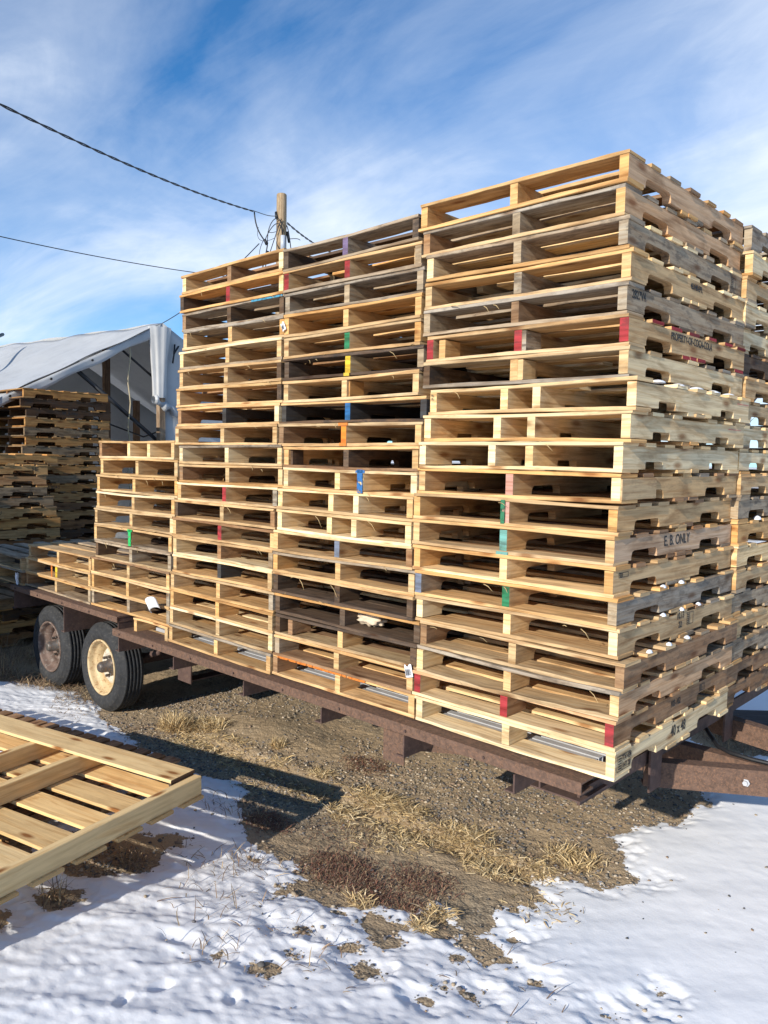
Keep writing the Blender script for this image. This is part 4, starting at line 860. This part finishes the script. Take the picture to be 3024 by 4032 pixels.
wire(bez(PP(-.30,6.25),PP(-.34,5.9),PP(-.42,5.7),PP(-.46,5.45)),.016); wire(bez(PP(-.46,5.45),PP(-.40,5.45),PP(-.3,5.9),PP(.02,6.8)))
wire(bez(PP(-.40,6.3),PP(-.55,6.0),PP(-.5,5.8),PP(-.40,5.7)),.008); wire(bez(PP(-.52,6.6),PP(-.6,6.3),PP(-.45,6.2),PP(-.15,6.35)),.006); wire(bez(PP(-.3,6.5),PP(-.2,6.45),PP(-.15,6.5),PP(-.1,6.5)),.008)
wire(bez(PP(-.66,6.98),PP(-.4,6.9),PP(-.3,6.85),PP(-.12,6.86)),.009)
mb.tube([PP(-.37,6.32),PP(-.32,6.2)],.035,7); mb.tube([PP(-.30,6.05),PP(-.31,5.88)],.04,7)
wire(bez(PP(.12,6.7,0),PP(.2,6.55,0),PP(.2,6.2,0),PP(.36,5.4,0)),.012); mb.tube([PP(.14,6.55,0),PP(.19,6.3,0)],.035,7); wire(bez(PP(.15,6.38,0),PP(.35,6.4,0),PP(.4,6.4,0),PP(.45,6.36,0)),.009)
upp(mb,'loose_wires',BLACK)
def cable(name,label,a,b,sag,r,twist=0):
    mb=MB(); n=40
    for s in range(2 if twist else 1):
        pts=[]
        for i in range(n*3+1):
            t=i/(n*3); p=a.lerp(b,t); p.z-=sag*4*t*(1-t)
            if twist: an_=t*twist+s*math.pi; p=p+Vector((0,0,math.cos(an_)*r*1.1))+Rv*math.sin(an_)*r*1.1
            pts.append(p)
        mb.tube(pts,r,5)
    return tag(mb.build(name,BLACK),label,'cable')
def ray(u,v,d):
    return CAMP+(rt2*((u-1512)/3079.37)-up2*((v-2016)/3079.37)+fw)*d
def uv_(p):
    q=p-CAMP; return (1512+3079.37*q.dot(rt2)/q.dot(fw),2016-3079.37*q.dot(up2)/q.dot(fw))
cable('overhead_cable','thick twisted black cable sloping down from top left to the pole',ray(-160,330,9.5),PP(-.64,6.96),.13,.0105,70)
cable('overhead_cable','thin dark cable crossing the sky above the tarp shelter to the third stack',ray(-200,885,16),ray(1300,1120,26),.25,.011)
cable('overhead_cable','thin cable dropping left from the pole tangle toward the shelter',PP(-.5,6.22),ray(560,1310,24),.25,.012)
cable('overhead_cable','twisted black cable falling right from the pole behind the second stack',PP(.14,6.75,0),ray(1400,1010,26),.22,.012,60)
# ---------------------------------------------------------------- bare trees
def tree(loc,h,seed,label):
    rnd=random.Random(seed); root=empty('bare_tree',loc,label=label,cat='tree',group='bare winter trees far behind')
    tm=MB(); cm=MB()
    def br(mb,p,d,L,r,lv):
        pts=[p];q=p.copy();dd=d.copy()
        for i in range(3):
            dd=(dd+Vector((rnd.uniform(-.2,.2),rnd.uniform(-.2,.2),rnd.uniform(-.05,.15)))).normalized(); q=q+dd*L/3; pts.append(q.copy())
        mb.tube(pts,[r,r*.8,r*.65,r*.5],5 if lv<2 else 3,smooth=True,cap=False)
        if lv>=5: return
        for i in range(rnd.choice((3,4)) if lv else 6):
            s=rnd.choice((1,2,3)); ax=Vector((rnd.uniform(-1,1),rnd.uniform(-1,1),rnd.uniform(.1,1))).normalized()
            br(cm,pts[s],(dd*.7+ax*.75).normalized(),L*rnd.uniform(.5,.75),r*.5,lv+1)
    br(tm,Vector((0,0,0)),Vector((0,0,1)),h*.38,h*.022,0)
    tm.build('trunk',BARK,root); cm.build('crown',BARK,root)
tree((-9.8,29,-.7),9.4,5,'bare winter tree whose twigs reach in at the right edge')
tree((-16.2,12.6,-.7),5.3,6,'bare winter tree between tarp shelter peak and third stack')
tree((-4.5,26,-.7),6.4,8,'bare winter tree far beyond the rear corner stack')
